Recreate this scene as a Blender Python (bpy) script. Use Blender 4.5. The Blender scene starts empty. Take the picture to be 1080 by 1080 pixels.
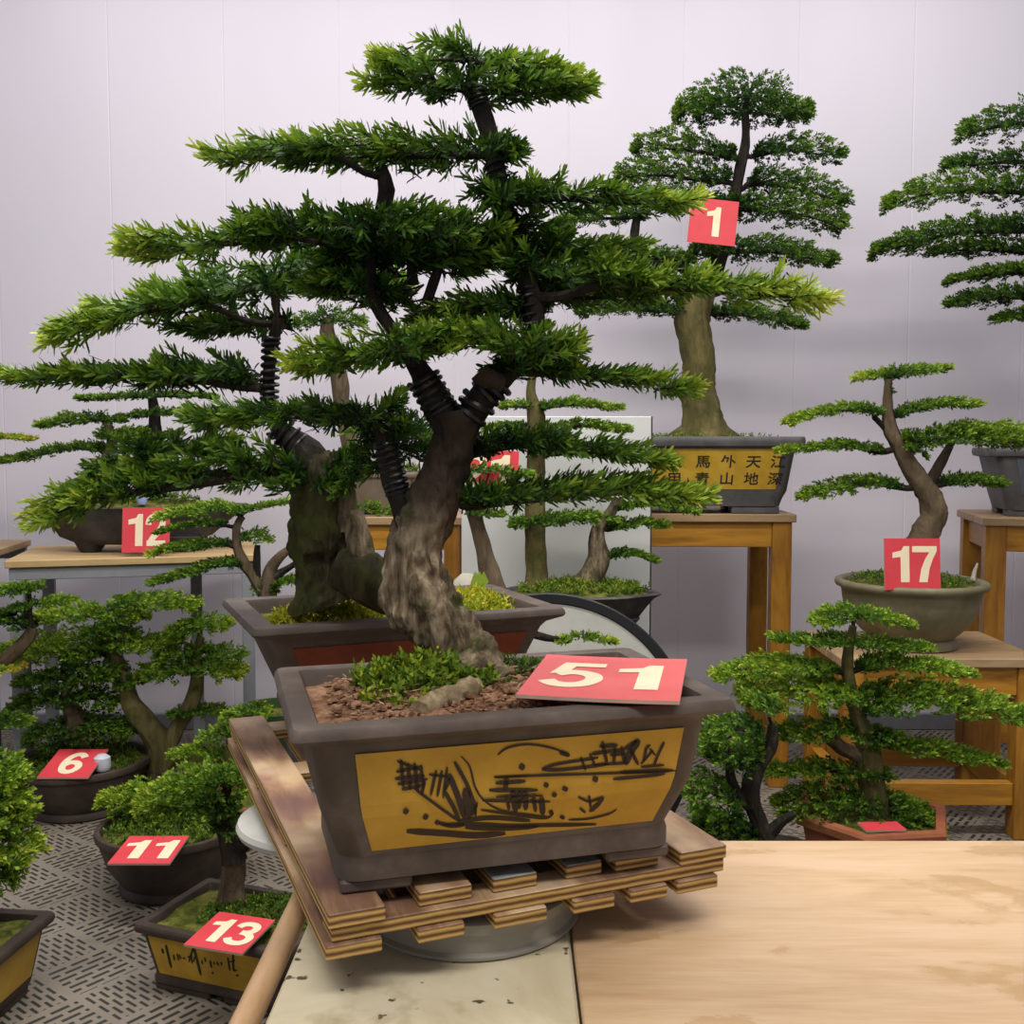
import bpy, math, random
import numpy as np
from mathutils import Vector, Matrix, noise as mnoise
C = bpy.context.scene.collection
H, F, PITCH = 1.17, 1080.0, math.radians(3.6)
CP, SP = math.cos(PITCH), math.sin(PITCH)
WALL_Y = 4.2
R = math.radians

def ray(x, y):
    a, b = (x-540)/F, (540-y)/F
    return np.array([a, CP+b*SP, -SP+b*CP])
def P(x, y, Y):                      # point of the photo at world depth Y
    d = ray(x, y); return np.array([0, 0, H]) + d*(Y/d[1])
def G(x, y, z):                      # point of the photo on the level z
    d = ray(x, y); return np.array([0, 0, H]) + d*((z-H)/d[2])
def hit(x, y, o, n):
    d = ray(x, y); c = np.array([0, 0, H]); return c + d*(np.dot(o-c, n)/np.dot(d, n))
def PX(Y): return Y/F                # metres per pixel at depth Y

# ---------------------------------------------------------------- materials
def nt(name):
    m = bpy.data.materials.new(name); m.use_nodes = True
    t = m.node_tree; b = t.nodes['Principled BSDF']
    return m, t, b
def L(t, a, b): t.links.new(a, b)
def ramp(t, fac, stops):
    r = t.nodes.new('ShaderNodeValToRGB'); e = r.color_ramp.elements
    while len(e) < len(stops): e.new(0.5)
    for k, (p, c) in enumerate(stops): e[k].position = p; e[k].color = (*c, 1)
    L(t, fac, r.inputs[0]); return r.outputs[0]
def coords(t, scale=(1, 1, 1), rot=(0, 0, 0)):
    tc = t.nodes.new('ShaderNodeTexCoord'); mp = t.nodes.new('ShaderNodeMapping')
    mp.inputs['Scale'].default_value = scale; mp.inputs['Rotation'].default_value = rot
    L(t, tc.outputs['Object'], mp.inputs[0]); return mp.outputs[0]
def coords2(t, rz, scale):
    v = coords(t, (1, 1, 1), (0, 0, rz)); mp = t.nodes.new('ShaderNodeMapping'); mp.inputs['Scale'].default_value = scale
    L(t, v, mp.inputs[0]); return mp.outputs[0]
def noise(t, vec, scale, detail=5, rough=.6, dist=0):
    n = t.nodes.new('ShaderNodeTexNoise'); n.inputs['Scale'].default_value = scale
    n.inputs['Detail'].default_value = detail; n.inputs['Roughness'].default_value = rough
    n.inputs['Distortion'].default_value = dist
    L(t, vec, n.inputs['Vector']); return n.outputs[0]
def math_(t, op, a, b=None, c=None):
    n = t.nodes.new('ShaderNodeMath'); n.operation = op
    for k, v in enumerate((a, b, c)):
        if v is None: continue
        if isinstance(v, (int, float)): n.inputs[k].default_value = v
        else: L(t, v, n.inputs[k])
    return n.outputs[0]
def bump(t, b, h, strength=.3, dist=.01):
    n = t.nodes.new('ShaderNodeBump'); n.inputs['Strength'].default_value = strength
    n.inputs['Distance'].default_value = dist; L(t, h, n.inputs['Height']); L(t, n.outputs[0], b.inputs['Normal'])
def mix(t, fac, a, b):
    n = t.nodes.new('ShaderNodeMix'); n.data_type = 'RGBA'
    for k, v in ((0, fac), (6, a), (7, b)):
        if isinstance(v, (int, float)): n.inputs[k].default_value = v
        elif isinstance(v, tuple): n.inputs[k].default_value = (*v, 1)
        else: L(t, v, n.inputs[k])
    return n.outputs[2]
def mnoisy(name, stops, scale=20, rough=.7, bmp=.2, bd=.004, stretch=(1, 1, 1), detail=6, dist=0, spec=.3):
    m, t, b = nt(name); v = coords(t, stretch); n = noise(t, v, scale, detail, .65, dist)
    L(t, ramp(t, n, stops), b.inputs['Base Color'])
    b.inputs['Roughness'].default_value = rough; b.inputs['Specular IOR Level'].default_value = spec
    if bmp: bump(t, b, n, bmp, bd)
    return m
def mplain(name, col, rough=.5, metal=0, spec=.4):
    m, t, b = nt(name); v = coords(t); n = noise(t, v, 35, 4)
    L(t, ramp(t, n, [(.3, tuple(c*.9 for c in col)), (.7, tuple(min(1, c*1.08) for c in col))]), b.inputs['Base Color'])
    b.inputs['Roughness'].default_value = rough; b.inputs['Metallic'].default_value = metal
    b.inputs['Specular IOR Level'].default_value = spec
    return m
def mwood(name, stops, stretch, scale=6, rough=.45, bmp=.15, knots=True):
    m, t, b = nt(name); v = coords(t, stretch)
    n1 = noise(t, v, scale, 6, .6, 1.2); n2 = noise(t, v, scale*6, 3, .6)
    s = math_(t, 'ADD', math_(t, 'MULTIPLY', n1, .75), math_(t, 'MULTIPLY', n2, .25))
    L(t, ramp(t, s, stops), b.inputs['Base Color'])
    b.inputs['Roughness'].default_value = rough; bump(t, b, s, bmp, .003); b.inputs['Specular IOR Level'].default_value = .35
    return m
def mleaf(name, stops, trans=.25, rough=.5):
    m, t, b = nt(name)
    a = t.nodes.new('ShaderNodeAttribute'); a.attribute_name = 'tint'
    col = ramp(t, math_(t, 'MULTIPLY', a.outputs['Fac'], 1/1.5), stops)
    L(t, col, b.inputs['Base Color']); b.inputs['Roughness'].default_value = rough
    b.inputs['Specular IOR Level'].default_value = .22
    tr = t.nodes.new('ShaderNodeBsdfTranslucent'); L(t, col, tr.inputs[0])
    mx = t.nodes.new('ShaderNodeMixShader'); mx.inputs[0].default_value = trans
    L(t, b.outputs[0], mx.inputs[1]); L(t, tr.outputs[0], mx.inputs[2])
    L(t, mx.outputs[0], t.nodes['Material Output'].inputs[0]); return m
M = {}
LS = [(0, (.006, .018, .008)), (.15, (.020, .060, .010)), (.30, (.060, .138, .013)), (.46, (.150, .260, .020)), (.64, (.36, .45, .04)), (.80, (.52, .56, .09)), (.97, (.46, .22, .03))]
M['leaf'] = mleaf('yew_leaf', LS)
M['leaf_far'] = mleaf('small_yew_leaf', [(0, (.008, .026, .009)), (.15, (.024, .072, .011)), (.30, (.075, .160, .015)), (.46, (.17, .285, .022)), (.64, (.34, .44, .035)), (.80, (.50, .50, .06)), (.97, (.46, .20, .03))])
M['moss'] = mleaf('moss_leaf', [(0, (.02, .05, .008)), (.3, (.09, .17, .015)), (.6, (.28, .35, .02)), (.8, (.55, .50, .03)), (1, (.6, .45, .05))], .2, .7)
M['bark'] = None
def mbark(name, stops, mossy=0, scale=30, dark_z=None):
    m, t, b = nt(name); v = coords(t, (1, 1, .28)); n = noise(t, v, scale, 8, .7, .8)
    vo = t.nodes.new('ShaderNodeTexVoronoi'); vo.inputs['Scale'].default_value = scale*.9; vo.feature = 'DISTANCE_TO_EDGE'
    L(t, v, vo.inputs['Vector'])
    crack = math_(t, 'MINIMUM', math_(t, 'MULTIPLY', vo.outputs[0], 3), 1.0)
    col = ramp(t, n, stops)
    if mossy:
        v2 = coords(t); n2 = noise(t, v2, scale*.45, 5, .7)
        mk = ramp(t, n2, [(.62-mossy*.3, (0, 0, 0)), (.72-mossy*.25, (1, 1, 1))])
        col = mix(t, mk, col, (.05, .06, .012))
    if dark_z:                                   # bark colour blends to blackish above a set height, ragged edge
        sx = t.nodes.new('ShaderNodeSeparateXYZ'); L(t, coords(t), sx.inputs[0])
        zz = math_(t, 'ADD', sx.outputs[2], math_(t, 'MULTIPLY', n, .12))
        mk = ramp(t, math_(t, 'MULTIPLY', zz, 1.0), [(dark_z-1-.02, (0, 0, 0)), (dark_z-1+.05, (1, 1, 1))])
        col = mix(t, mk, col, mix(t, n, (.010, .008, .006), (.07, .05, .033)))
    L(t, col, b.inputs['Base Color']); b.inputs['Roughness'].default_value = .85; b.inputs['Specular IOR Level'].default_value = .2
    bump(t, b, math_(t, 'ADD', n, math_(t, 'MULTIPLY', crack, .5)), 1.0, .012); return m
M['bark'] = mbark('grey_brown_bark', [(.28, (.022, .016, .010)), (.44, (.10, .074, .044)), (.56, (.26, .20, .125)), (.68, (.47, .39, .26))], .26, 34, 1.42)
M['bark_dark'] = mbark('dark_bark', [(.3, (.008, .007, .006)), (.55, (.03, .024, .018)), (.75, (.075, .055, .038))], 0, 40)
M['bark_mossy'] = mbark('mossy_bark', [(.3, (.014, .012, .007)), (.5, (.05, .042, .02)), (.72, (.15, .125, .07))], .5, 24)
M['bark_tan'] = mbark('tan_bark', [(.3, (.05, .034, .02)), (.55, (.13, .092, .055)), (.75, (.23, .175, .11))], .1, 16)
M['bark_green'] = mbark('green_brown_bark', [(.3, (.045, .04, .015)), (.55, (.12, .10, .035)), (.75, (.22, .18, .08))], .3, 14)
M['wire'] = mplain('black_wire', (.008, .008, .009), .35)
M['clay'] = mnoisy('grey_brown_clay', [(.25, (.05, .036, .029)), (.5, (.082, .061, .049)), (.75, (.135, .107, .088))], 14, .62, .12, .002)
M['clay_dark'] = mnoisy('dark_brown_clay', [(.25, (.028, .02, .016)), (.5, (.05, .036, .028)), (.75, (.085, .062, .048))], 12, .55, .12, .002)
M['clay_grey'] = mnoisy('charcoal_clay', [(.25, (.055, .052, .054)), (.5, (.09, .085, .086)), (.75, (.135, .128, .128))], 10, .6, .15, .002)
M['clay_olive'] = mnoisy('olive_grey_clay', [(.25, (.10, .085, .045)), (.5, (.165, .145, .082)), (.75, (.24, .21, .13))], 9, .5, .1, .002)
M['clay_tan'] = mnoisy('tan_clay', [(.25, (.13, .095, .065)), (.6, (.2, .15, .11))], 9, .6, .1, .002)
M['terracotta'] = mnoisy('terracotta_clay', [(.25, (.22, .065, .03)), (.5, (.32, .105, .05)), (.75, (.42, .17, .09))], 10, .65, .1, .002)
M['green_glaze'] = mnoisy('green_glaze', [(.3, (.02, .05, .015)), (.7, (.06, .10, .03))], 8, .3, 0)
M['slate'] = mnoisy('slate_stone', [(.25, (.022, .021, .022)), (.5, (.055, .052, .052)), (.75, (.12, .115, .11))], 7, .75, .6, .02)
M['ochre'] = mnoisy('ochre_glaze', [(.25, (.39, .215, .022)), (.5, (.47, .27, .028)), (.75, (.55, .33, .05))], 16, .5, .05, .001)
M['ochre_old'] = mnoisy('dull_ochre_glaze', [(.25, (.30, .17, .016)), (.5, (.42, .25, .022)), (.75, (.5, .32, .04))], 12, .42, .05, .001)
M['red_glaze'] = mnoisy('red_brown_glaze', [(.25, (.11, .022, .010)), (.5, (.18, .038, .015)), (.75, (.25, .06, .022))], 14, .5, .08, .001)
M['seedling'] = mplain('fresh_leaf', (.36, .52, .06), .5)
M['litter'] = mplain('dry_litter', (.30, .19, .10), .8)
M['root_pale'] = mnoisy('pale_root', [(.3, (.05, .036, .02)), (.5, (.21, .155, .085)), (.7, (.40, .32, .2))], 40, .85, .5, .004, (1, 1, 1))
M['drum'] = mnoisy('smoky_plastic', [(.3, (.20, .19, .155)), (.7, (.29, .275, .23))], 6, .22, 0)
M['ink'] = mplain('brown_ink', (.028, .014, .008), .6)
M['ink_black'] = mplain('black_ink', (.02, .013, .008), .6)
M['soil'] = mnoisy('brown_soil', [(.25, (.045, .022, .012)), (.42, (.16, .08, .045)), (.57, (.31, .175, .105)), (.75, (.46, .31, .21))], 55, .95, .8, .01, spec=.1)
M['soil_moss'] = mnoisy('mossy_soil', [(.25, (.025, .03, .008)), (.45, (.07, .085, .014)), (.6, (.15, .15, .03)), (.8, (.22, .17, .07))], 40, .95, .8, .01, spec=.1)
M['card_red'] = mnoisy('red_card', [(.3, (.62, .048, .062)), (.7, (.68, .066, .080))], 8, .45, 0)
M['card_pink'] = mnoisy('faded_red_card', [(.3, (.66, .105, .105)), (.7, (.72, .14, .135))], 8, .5, .05, .001)
M['cream'] = mnoisy('cream_paint', [(.3, (.80, .66, .42)), (.7, (.88, .76, .55))], 12, .5, 0)
M['card_edge'] = mplain('card_edge', (.45, .30, .24), .8)
M['stone'] = mnoisy('pale_stone', [(.3, (.30, .28, .22)), (.7, (.5, .46, .38))], 14, .8, .3, .004)
M['varnish'] = mwood('varnished_pine', [(.25, (.09, .034, .006)), (.42, (.25, .105, .012)), (.58, (.38, .175, .02)), (.8, (.46, .235, .04))], (1.6, 1.6, .22), 9, .4)
M['varnish_h'] = mwood('varnished_pine_rail', [(.25, (.12, .044, .007)), (.42, (.31, .135, .014)), (.58, (.46, .215, .022)), (.8, (.54, .285, .045))], (.22, .22, 2.2), 9, .4)
M['varnish_dull'] = mwood('worn_pine_top', [(.25, (.19, .115, .05)), (.5, (.36, .235, .12)), (.8, (.46, .32, .19))], (.25, 1.4, 1), 8, .5)
M['plank_pale'] = mwood('pale_plank', [(.25, (.30, .19, .075)), (.5, (.48, .33, .15)), (.8, (.58, .42, .22))], (.2, 1.4, 1), 7, .6)
M['steel'] = mnoisy('grey_steel', [(.3, (.20, .205, .225)), (.7, (.30, .305, .33))], 6, .45, 0)
M['steel_dark'] = mplain('dark_steel', (.045, .045, .05), .5)
M['plastic_white'] = mnoisy('dirty_white_plastic', [(.3, (.38, .38, .345)), (.7, (.54, .53, .48))], 5, .4, .03, .002)
M['white_board'] = mnoisy('off_white_board', [(.3, (.60, .61, .58)), (.7, (.68, .69, .66))], 3, .5, 0)
M['rubber'] = mplain('black_rubber', (.012, .012, .014), .4)
# pallet plywood: stained face and layered edge
def mply():
    m, t, b = nt('plywood_face'); v = coords2(t, -R(21.8), (3.6, .6, 1))
    n1 = noise(t, v, 9, 5, .6, 2.2); n3 = noise(t, coords(t), 9, 3, .6)
    w = t.nodes.new('ShaderNodeTexWave'); w.wave_type = 'RINGS'; w.inputs['Scale'].default_value = 1.6
    w.inputs['Distortion'].default_value = 9; w.inputs['Detail'].default_value = 3; w.inputs['Detail Scale'].default_value = 1.2
    L(t, v, w.inputs['Vector'])
    s = math_(t, 'ADD', math_(t, 'MULTIPLY', n1, .5), math_(t, 'MULTIPLY', w.outputs['Fac'], .5))
    c = ramp(t, s, [(.25, (.15, .075, .04)), (.42, (.30, .175, .09)), (.58, (.42, .27, .145)), (.8, (.50, .36, .22))])
    st = ramp(t, n3, [(.46, (0, 0, 0)), (.66, (.8, .8, .8))])
    c = mix(t, st, c, mix(t, s, (.12, .05, .042), (.30, .175, .14)))
    L(t, c, b.inputs['Base Color']); b.inputs['Roughness'].default_value = .6; bump(t, b, s, .2, .002); return m
def mplyedge():
    m, t, b = nt('plywood_edge'); tc = t.nodes.new('ShaderNodeTexCoord'); sx = t.nodes.new('ShaderNodeSeparateXYZ')
    L(t, tc.outputs['Object'], sx.inputs[0])
    n = noise(t, coords(t, (1, 1, 3)), 40, 4)
    z = math_(t, 'ADD', math_(t, 'MULTIPLY', sx.outputs[2], 260.0), math_(t, 'MULTIPLY', n, .7))
    f = math_(t, 'PINGPONG', z, 1.0)
    c = ramp(t, f, [(.1, (.09, .042, .012)), (.4, (.22, .115, .028)), (.7, (.42, .25, .07)), (.95, (.5, .32, .11))])
    L(t, c, b.inputs['Base Color']); b.inputs['Roughness'].default_value = .75; bump(t, b, f, .5, .001); return m
M['ply'] = mply(); M['plyedge'] = mplyedge()
M['ply_grey'] = mnoisy('grey_painted_plywood', [(.3, (.14, .15, .14)), (.55, (.24, .25, .23)), (.75, (.36, .33, .26))], 26, .6, .1, .001)
M['ply_red'] = mwood('red_stained_plywood', [(.25, (.15, .05, .02)), (.5, (.33, .14, .05)), (.8, (.48, .28, .12))], (3, .5, 1), 12, .5)
def mbench_wood():
    m, t, b = nt('wet_plywood_top'); v = coords(t, (.35, 2.2, 1))
    n1 = noise(t, v, 4.5, 6, .6, .9); n2 = noise(t, coords(t, (.5, 7, 1)), 22, 4, .6, .3)
    s = math_(t, 'ADD', math_(t, 'MULTIPLY', n1, .72), math_(t, 'MULTIPLY', n2, .28))
    c = ramp(t, s, [(.3, (.32, .19, .095)), (.43, (.42, .275, .15)), (.55, (.485, .335, .20)), (.7, (.53, .385, .255))])
    p = noise(t, coords(t, (1, 1.7, 1)), 3.1, 6, .62, .4)
    wet = ramp(t, p, [(.555, (0, 0, 0)), (.60, (1, 1, 1))])
    c = mix(t, wet, c, mix(t, .38, c, (.33, .20, .08)))
    L(t, c, b.inputs['Base Color'])
    L(t, math_(t, 'SUBTRACT', .42, math_(t, 'MULTIPLY', wet, .25)), b.inputs['Roughness'])
    bump(t, b, s, .05, .002); return m
def mbench_white():
    m, t, b = nt('dirty_white_sheet'); n = noise(t, coords(t), 5, 6, .65, .5)
    c = ramp(t, n, [(.3, (.40, .33, .20)), (.5, (.53, .465, .32)), (.7, (.60, .545, .41))])
    d = noise(t, coords(t), 48, 2, .5); sp = ramp(t, d, [(.69, (0, 0, 0)), (.72, (1, 1, 1))])
    c = mix(t, sp, c, (.09, .065, .035))
    d2 = noise(t, coords(t, (1, 1, 1)), 9, 4, .7); s2 = ramp(t, d2, [(.58, (0, 0, 0)), (.75, (.7, .7, .7))])
    c = mix(t, s2, c, (.25, .19, .10))
    L(t, c, b.inputs['Base Color']); b.inputs['Roughness'].default_value = .38; return m
M['bench_wood'] = mbench_wood(); M['bench_white'] = mbench_white()
M['bench_edge'] = mwood('round_wood_edge', [(.25, (.30, .165, .075)), (.5, (.48, .30, .16)), (.8, (.60, .42, .26))], (2.5, .4, 2.5), 9, .4)
def mwall():
    m, t, b = nt('lavender_white_panel'); n = noise(t, coords(t, (1, 1, .5)), 1.3, 3)
    L(t, ramp(t, n, [(.3, (.64, .60, .655)), (.7, (.68, .645, .69))]), b.inputs['Base Color']); b.inputs['Roughness'].default_value = .38
    b.inputs['Specular IOR Level'].default_value = .25; return m
def mfloor():
    m, t, b = nt('slotted_drain_mat'); v = coords(t, (6.4, 6.4, 1), (0, 0, R(38))); sx = t.nodes.new('ShaderNodeSeparateXYZ'); L(t, v, sx.inputs[0])
    u, w = sx.outputs[0], sx.outputs[1]
    chk = math_(t, 'MODULO', math_(t, 'ABSOLUTE', math_(t, 'ADD', math_(t, 'FLOOR', u), math_(t, 'FLOOR', w))), 2.0)
    def dash(a, c, na, nc, ga, gc):
        fa = math_(t, 'FRACT', math_(t, 'MULTIPLY', a, na)); row = math_(t, 'FLOOR', math_(t, 'MULTIPLY', a, na))
        fc = math_(t, 'FRACT', math_(t, 'ADD', math_(t, 'MULTIPLY', c, nc), math_(t, 'MULTIPLY', row, .5)))
        return math_(t, 'MULTIPLY', math_(t, 'GREATER_THAN', fa, ga), math_(t, 'GREATER_THAN', fc, gc))
    A = dash(u, w, 7, 3, .55, .22); B = dash(w, u, 10, 3, .55, .3)
    d = math_(t, 'ADD', math_(t, 'MULTIPLY', A, chk), math_(t, 'MULTIPLY', B, math_(t, 'SUBTRACT', 1.0, chk)))
    fu = math_(t, 'PINGPONG', u, .5); fw = math_(t, 'PINGPONG', w, .5)
    d = math_(t, 'MULTIPLY', d, math_(t, 'MULTIPLY', math_(t, 'GREATER_THAN', fu, .045), math_(t, 'GREATER_THAN', fw, .045)))
    n = noise(t, coords(t), 3, 5); c = ramp(t, n, [(.3, (.165, .14, .107)), (.7, (.255, .22, .172))])
    c = mix(t, d, c, (.03, .026, .02))
    L(t, c, b.inputs['Base Color']); b.inputs['Roughness'].default_value = .6
    bump(t, b, math_(t, 'SUBTRACT', 1.0, d), .6, .004); return m
M['wall'] = mwall(); M['floor'] = mfloor(); M['skirting'] = mplain('grey_skirting', (.19, .19, .215), .5)

# ---------------------------------------------------------------- mesh helpers
class MB:
    def __init__(s): s.v = []; s.f = []; s.mi = []
    def add(s, vs, fs, mi=0):
        o = len(s.v); s.v += [tuple(map(float, p)) for p in vs]; s.f += [tuple(i+o for i in f) for f in fs]; s.mi += [mi]*len(fs); return s
    def box(s, c, size, rz=0, mi=0, bev=0):
        x, y, z = (d/2 for d in size); b = min(bev, x, y, z)
        ca, sa = math.cos(rz), math.sin(rz)
        if b <= 0:
            vs = [(i, j, k) for i in (-x, x) for j in (-y, y) for k in (-z, z)]
            fs = [(0, 1, 3, 2), (4, 6, 7, 5), (0, 4, 5, 1), (2, 3, 7, 6), (0, 2, 6, 4), (1, 5, 7, 3)]
        else:
            vs = []; fs = []; idx = {}
            for i in (-1, 1):
                for j in (-1, 1):
                    for k in (-1, 1):
                        for a in range(3):
                            q = [i*(x-b), j*(y-b), k*(z-b)]; q[a] = (i*x, j*y, k*z)[a]
                            idx[i, j, k, a] = len(vs); vs.append(tuple(q))
            S = (-1, 1)
            for a in range(3):
                o1, o2 = [(1, 2), (2, 0), (0, 1)][a]
                for sg in S:
                    q = []
                    for (p1, p2) in ((-1, -1), (1, -1), (1, 1), (-1, 1)):
                        key = [0, 0, 0]; key[a] = sg; key[o1] = p1; key[o2] = p2; q.append(idx[(*key, a)])
                    fs.append(tuple(q if sg > 0 else q[::-1]))
                for p1 in S:
                    for p2 in S:
                        e = []
                        for sg in S:
                            key = [0, 0, 0]; key[a] = sg; key[o1] = p1; key[o2] = p2; e.append((idx[(*key, o1)], idx[(*key, o2)]))
                        q = (e[0][0], e[1][0], e[1][1], e[0][1]); fs.append(q if p1*p2 < 0 else q[::-1])
            for i in S:
                for j in S:
                    for k in S:
                        q = tuple(idx[i, j, k, a] for a in range(3)); fs.append(q if i*j*k > 0 else q[::-1])
        vs = [(c[0]+p[0]*ca-p[1]*sa, c[1]+p[0]*sa+p[1]*ca, c[2]+p[2]) for p in vs]
        return s.add(vs, fs, mi)
    def loft(s, loops, cap0=True, cap1=True, mi=0):
        n = len(loops[0]); vs = [p for l in loops for p in l]; fs = []
        for a in range(len(loops)-1):
            for k in range(n):
                k2 = (k+1) % n; fs.append((a*n+k, a*n+k2, (a+1)*n+k2, (a+1)*n+k))
        if cap0: fs.append(tuple(range(n))[::-1])
        if cap1: fs.append(tuple((len(loops)-1)*n+k for k in range(n)))
        return s.add(vs, fs, mi)
    def tube(s, pts, rad, seg=8, nz=0, nscale=20, seed=0, groove=0, mi=0, ridge=0):
        pts = [np.array(p, float) for p in pts]; n = len(pts)
        if not hasattr(rad, '__len__'): rad = [rad]*n
        T = [pts[min(k+1, n-1)]-pts[max(k-1, 0)] for k in range(n)]; T = [t/(np.linalg.norm(t)+1e-9) for t in T]
        u = np.cross(T[0], [0, 1, 0.01]); u /= np.linalg.norm(u)+1e-9; loops = []
        for k in range(n):
            u = u-T[k]*np.dot(u, T[k]); u /= np.linalg.norm(u)+1e-9; w = np.cross(T[k], u); lp = []
            for a in range(seg):
                an = 2*math.pi*a/seg; d = u*math.cos(an)+w*math.sin(an); r = rad[k]
                if nz:
                    q = pts[k]+d*r; r *= 1+nz*mnoise.noise(Vector(q*nscale)+Vector((seed, 0, 0)))+nz*.5*mnoise.noise(Vector(q*nscale*2.7))
                if ridge:
                    v = pts[k]+d*rad[k]; r *= 1+ridge*(abs(mnoise.noise(Vector((v[0]*75, v[1]*75, v[2]*22))))-.25)+ridge*.6*mnoise.noise(Vector((v[0]*150, v[1]*150, v[2]*60)))
                if groove: r *= 1+groove*math.sin(an*5+k*.12+mnoise.noise(Vector(pts[k]*8))*2)
                lp.append(pts[k]+d*r)
            loops.append(lp)
        return s.loft(loops, mi=mi)
    def lathe(s, prof, c=(0, 0, 0), seg=40, sx=1, sy=1, rz=0, cap=True, wob=0, seed=0, mi=0):
        loops = []; ca, sa = math.cos(rz), math.sin(rz)
        for r, z in prof:
            lp = []
            for k in range(seg):
                a = 2*math.pi*k/seg; rr = r
                if wob: rr = r*(1+wob*mnoise.noise(Vector((math.cos(a)*1.3+seed, math.sin(a)*1.3, z*9)))+wob*.6*mnoise.noise(Vector((math.cos(a)*4+seed, math.sin(a)*4, z*22))))
                x, y = rr*sx*math.cos(a), rr*sy*math.sin(a); lp.append((c[0]+x*ca-y*sa, c[1]+x*sa+y*ca, c[2]+z))
            loops.append(lp)
        return s.loft(loops, cap, cap, mi)

ORG = {}
def mesh_obj(name, verts, faces, mats, parent=None, smooth=False, mi=None, org=None):
    me = bpy.data.meshes.new(name)
    me.from_pydata(verts, [], faces); 
    for m in (mats if isinstance(mats, (list, tuple)) else [mats]): me.materials.append(m)
    if mi and any(mi): me.polygons.foreach_set('material_index', mi)
    if smooth: me.polygons.foreach_set('use_smooth', [True]*len(me.polygons))
    me.update(); o = bpy.data.objects.new(name, me); C.objects.link(o)
    if parent: o.parent = parent
    return o
def root_of(o):
    while o.parent: o = o.parent
    return o
def part(name, mb, mat, parent, smooth=True, label=None, angle=40):
    org = ORG.get(root_of(parent).name, (0, 0, 0))
    vs = [(a-org[0], b-org[1], c-org[2]) for a, b, c in mb.v]
    o = mesh_obj(name, vs, mb.f, mat, parent, smooth, mb.mi)
    if smooth: o.data.set_sharp_from_angle(angle=R(angle))
    if label: o['label'] = label
    return o
def thing(name, label, cat, org, group=None):
    o = bpy.data.objects.new(name, None); C.objects.link(o); o.location = org; o.empty_display_size = .05
    ORG[o.name] = tuple(map(float, org)); o['label'] = label; o['category'] = cat
    if group: o['group'] = group
    return o
def structure(name, mb, mat, smooth=False):
    o = mesh_obj(name, mb.v, mb.f, mat, None, smooth, mb.mi); o['kind'] = 'structure'; o['label'] = name.replace('_', ' '); return o
def smooth_path(pts, step):
    pts = np.array(pts, float); out = []
    n = len(pts)
    for k in range(n-1):
        p0, p1, p2, p3 = pts[max(k-1, 0)], pts[k], pts[k+1], pts[min(k+2, n-1)]
        m = max(2, int(np.linalg.norm((p2-p1)[:3])/step))
        for j in range(m):
            t = j/m; out.append(.5*((2*p1)+(-p0+p2)*t+(2*p0-5*p1+4*p2-p3)*t*t+(-p0+3*p1-3*p2+p3)*t**3))
    out.append(pts[-1]); return np.array(out)

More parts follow.
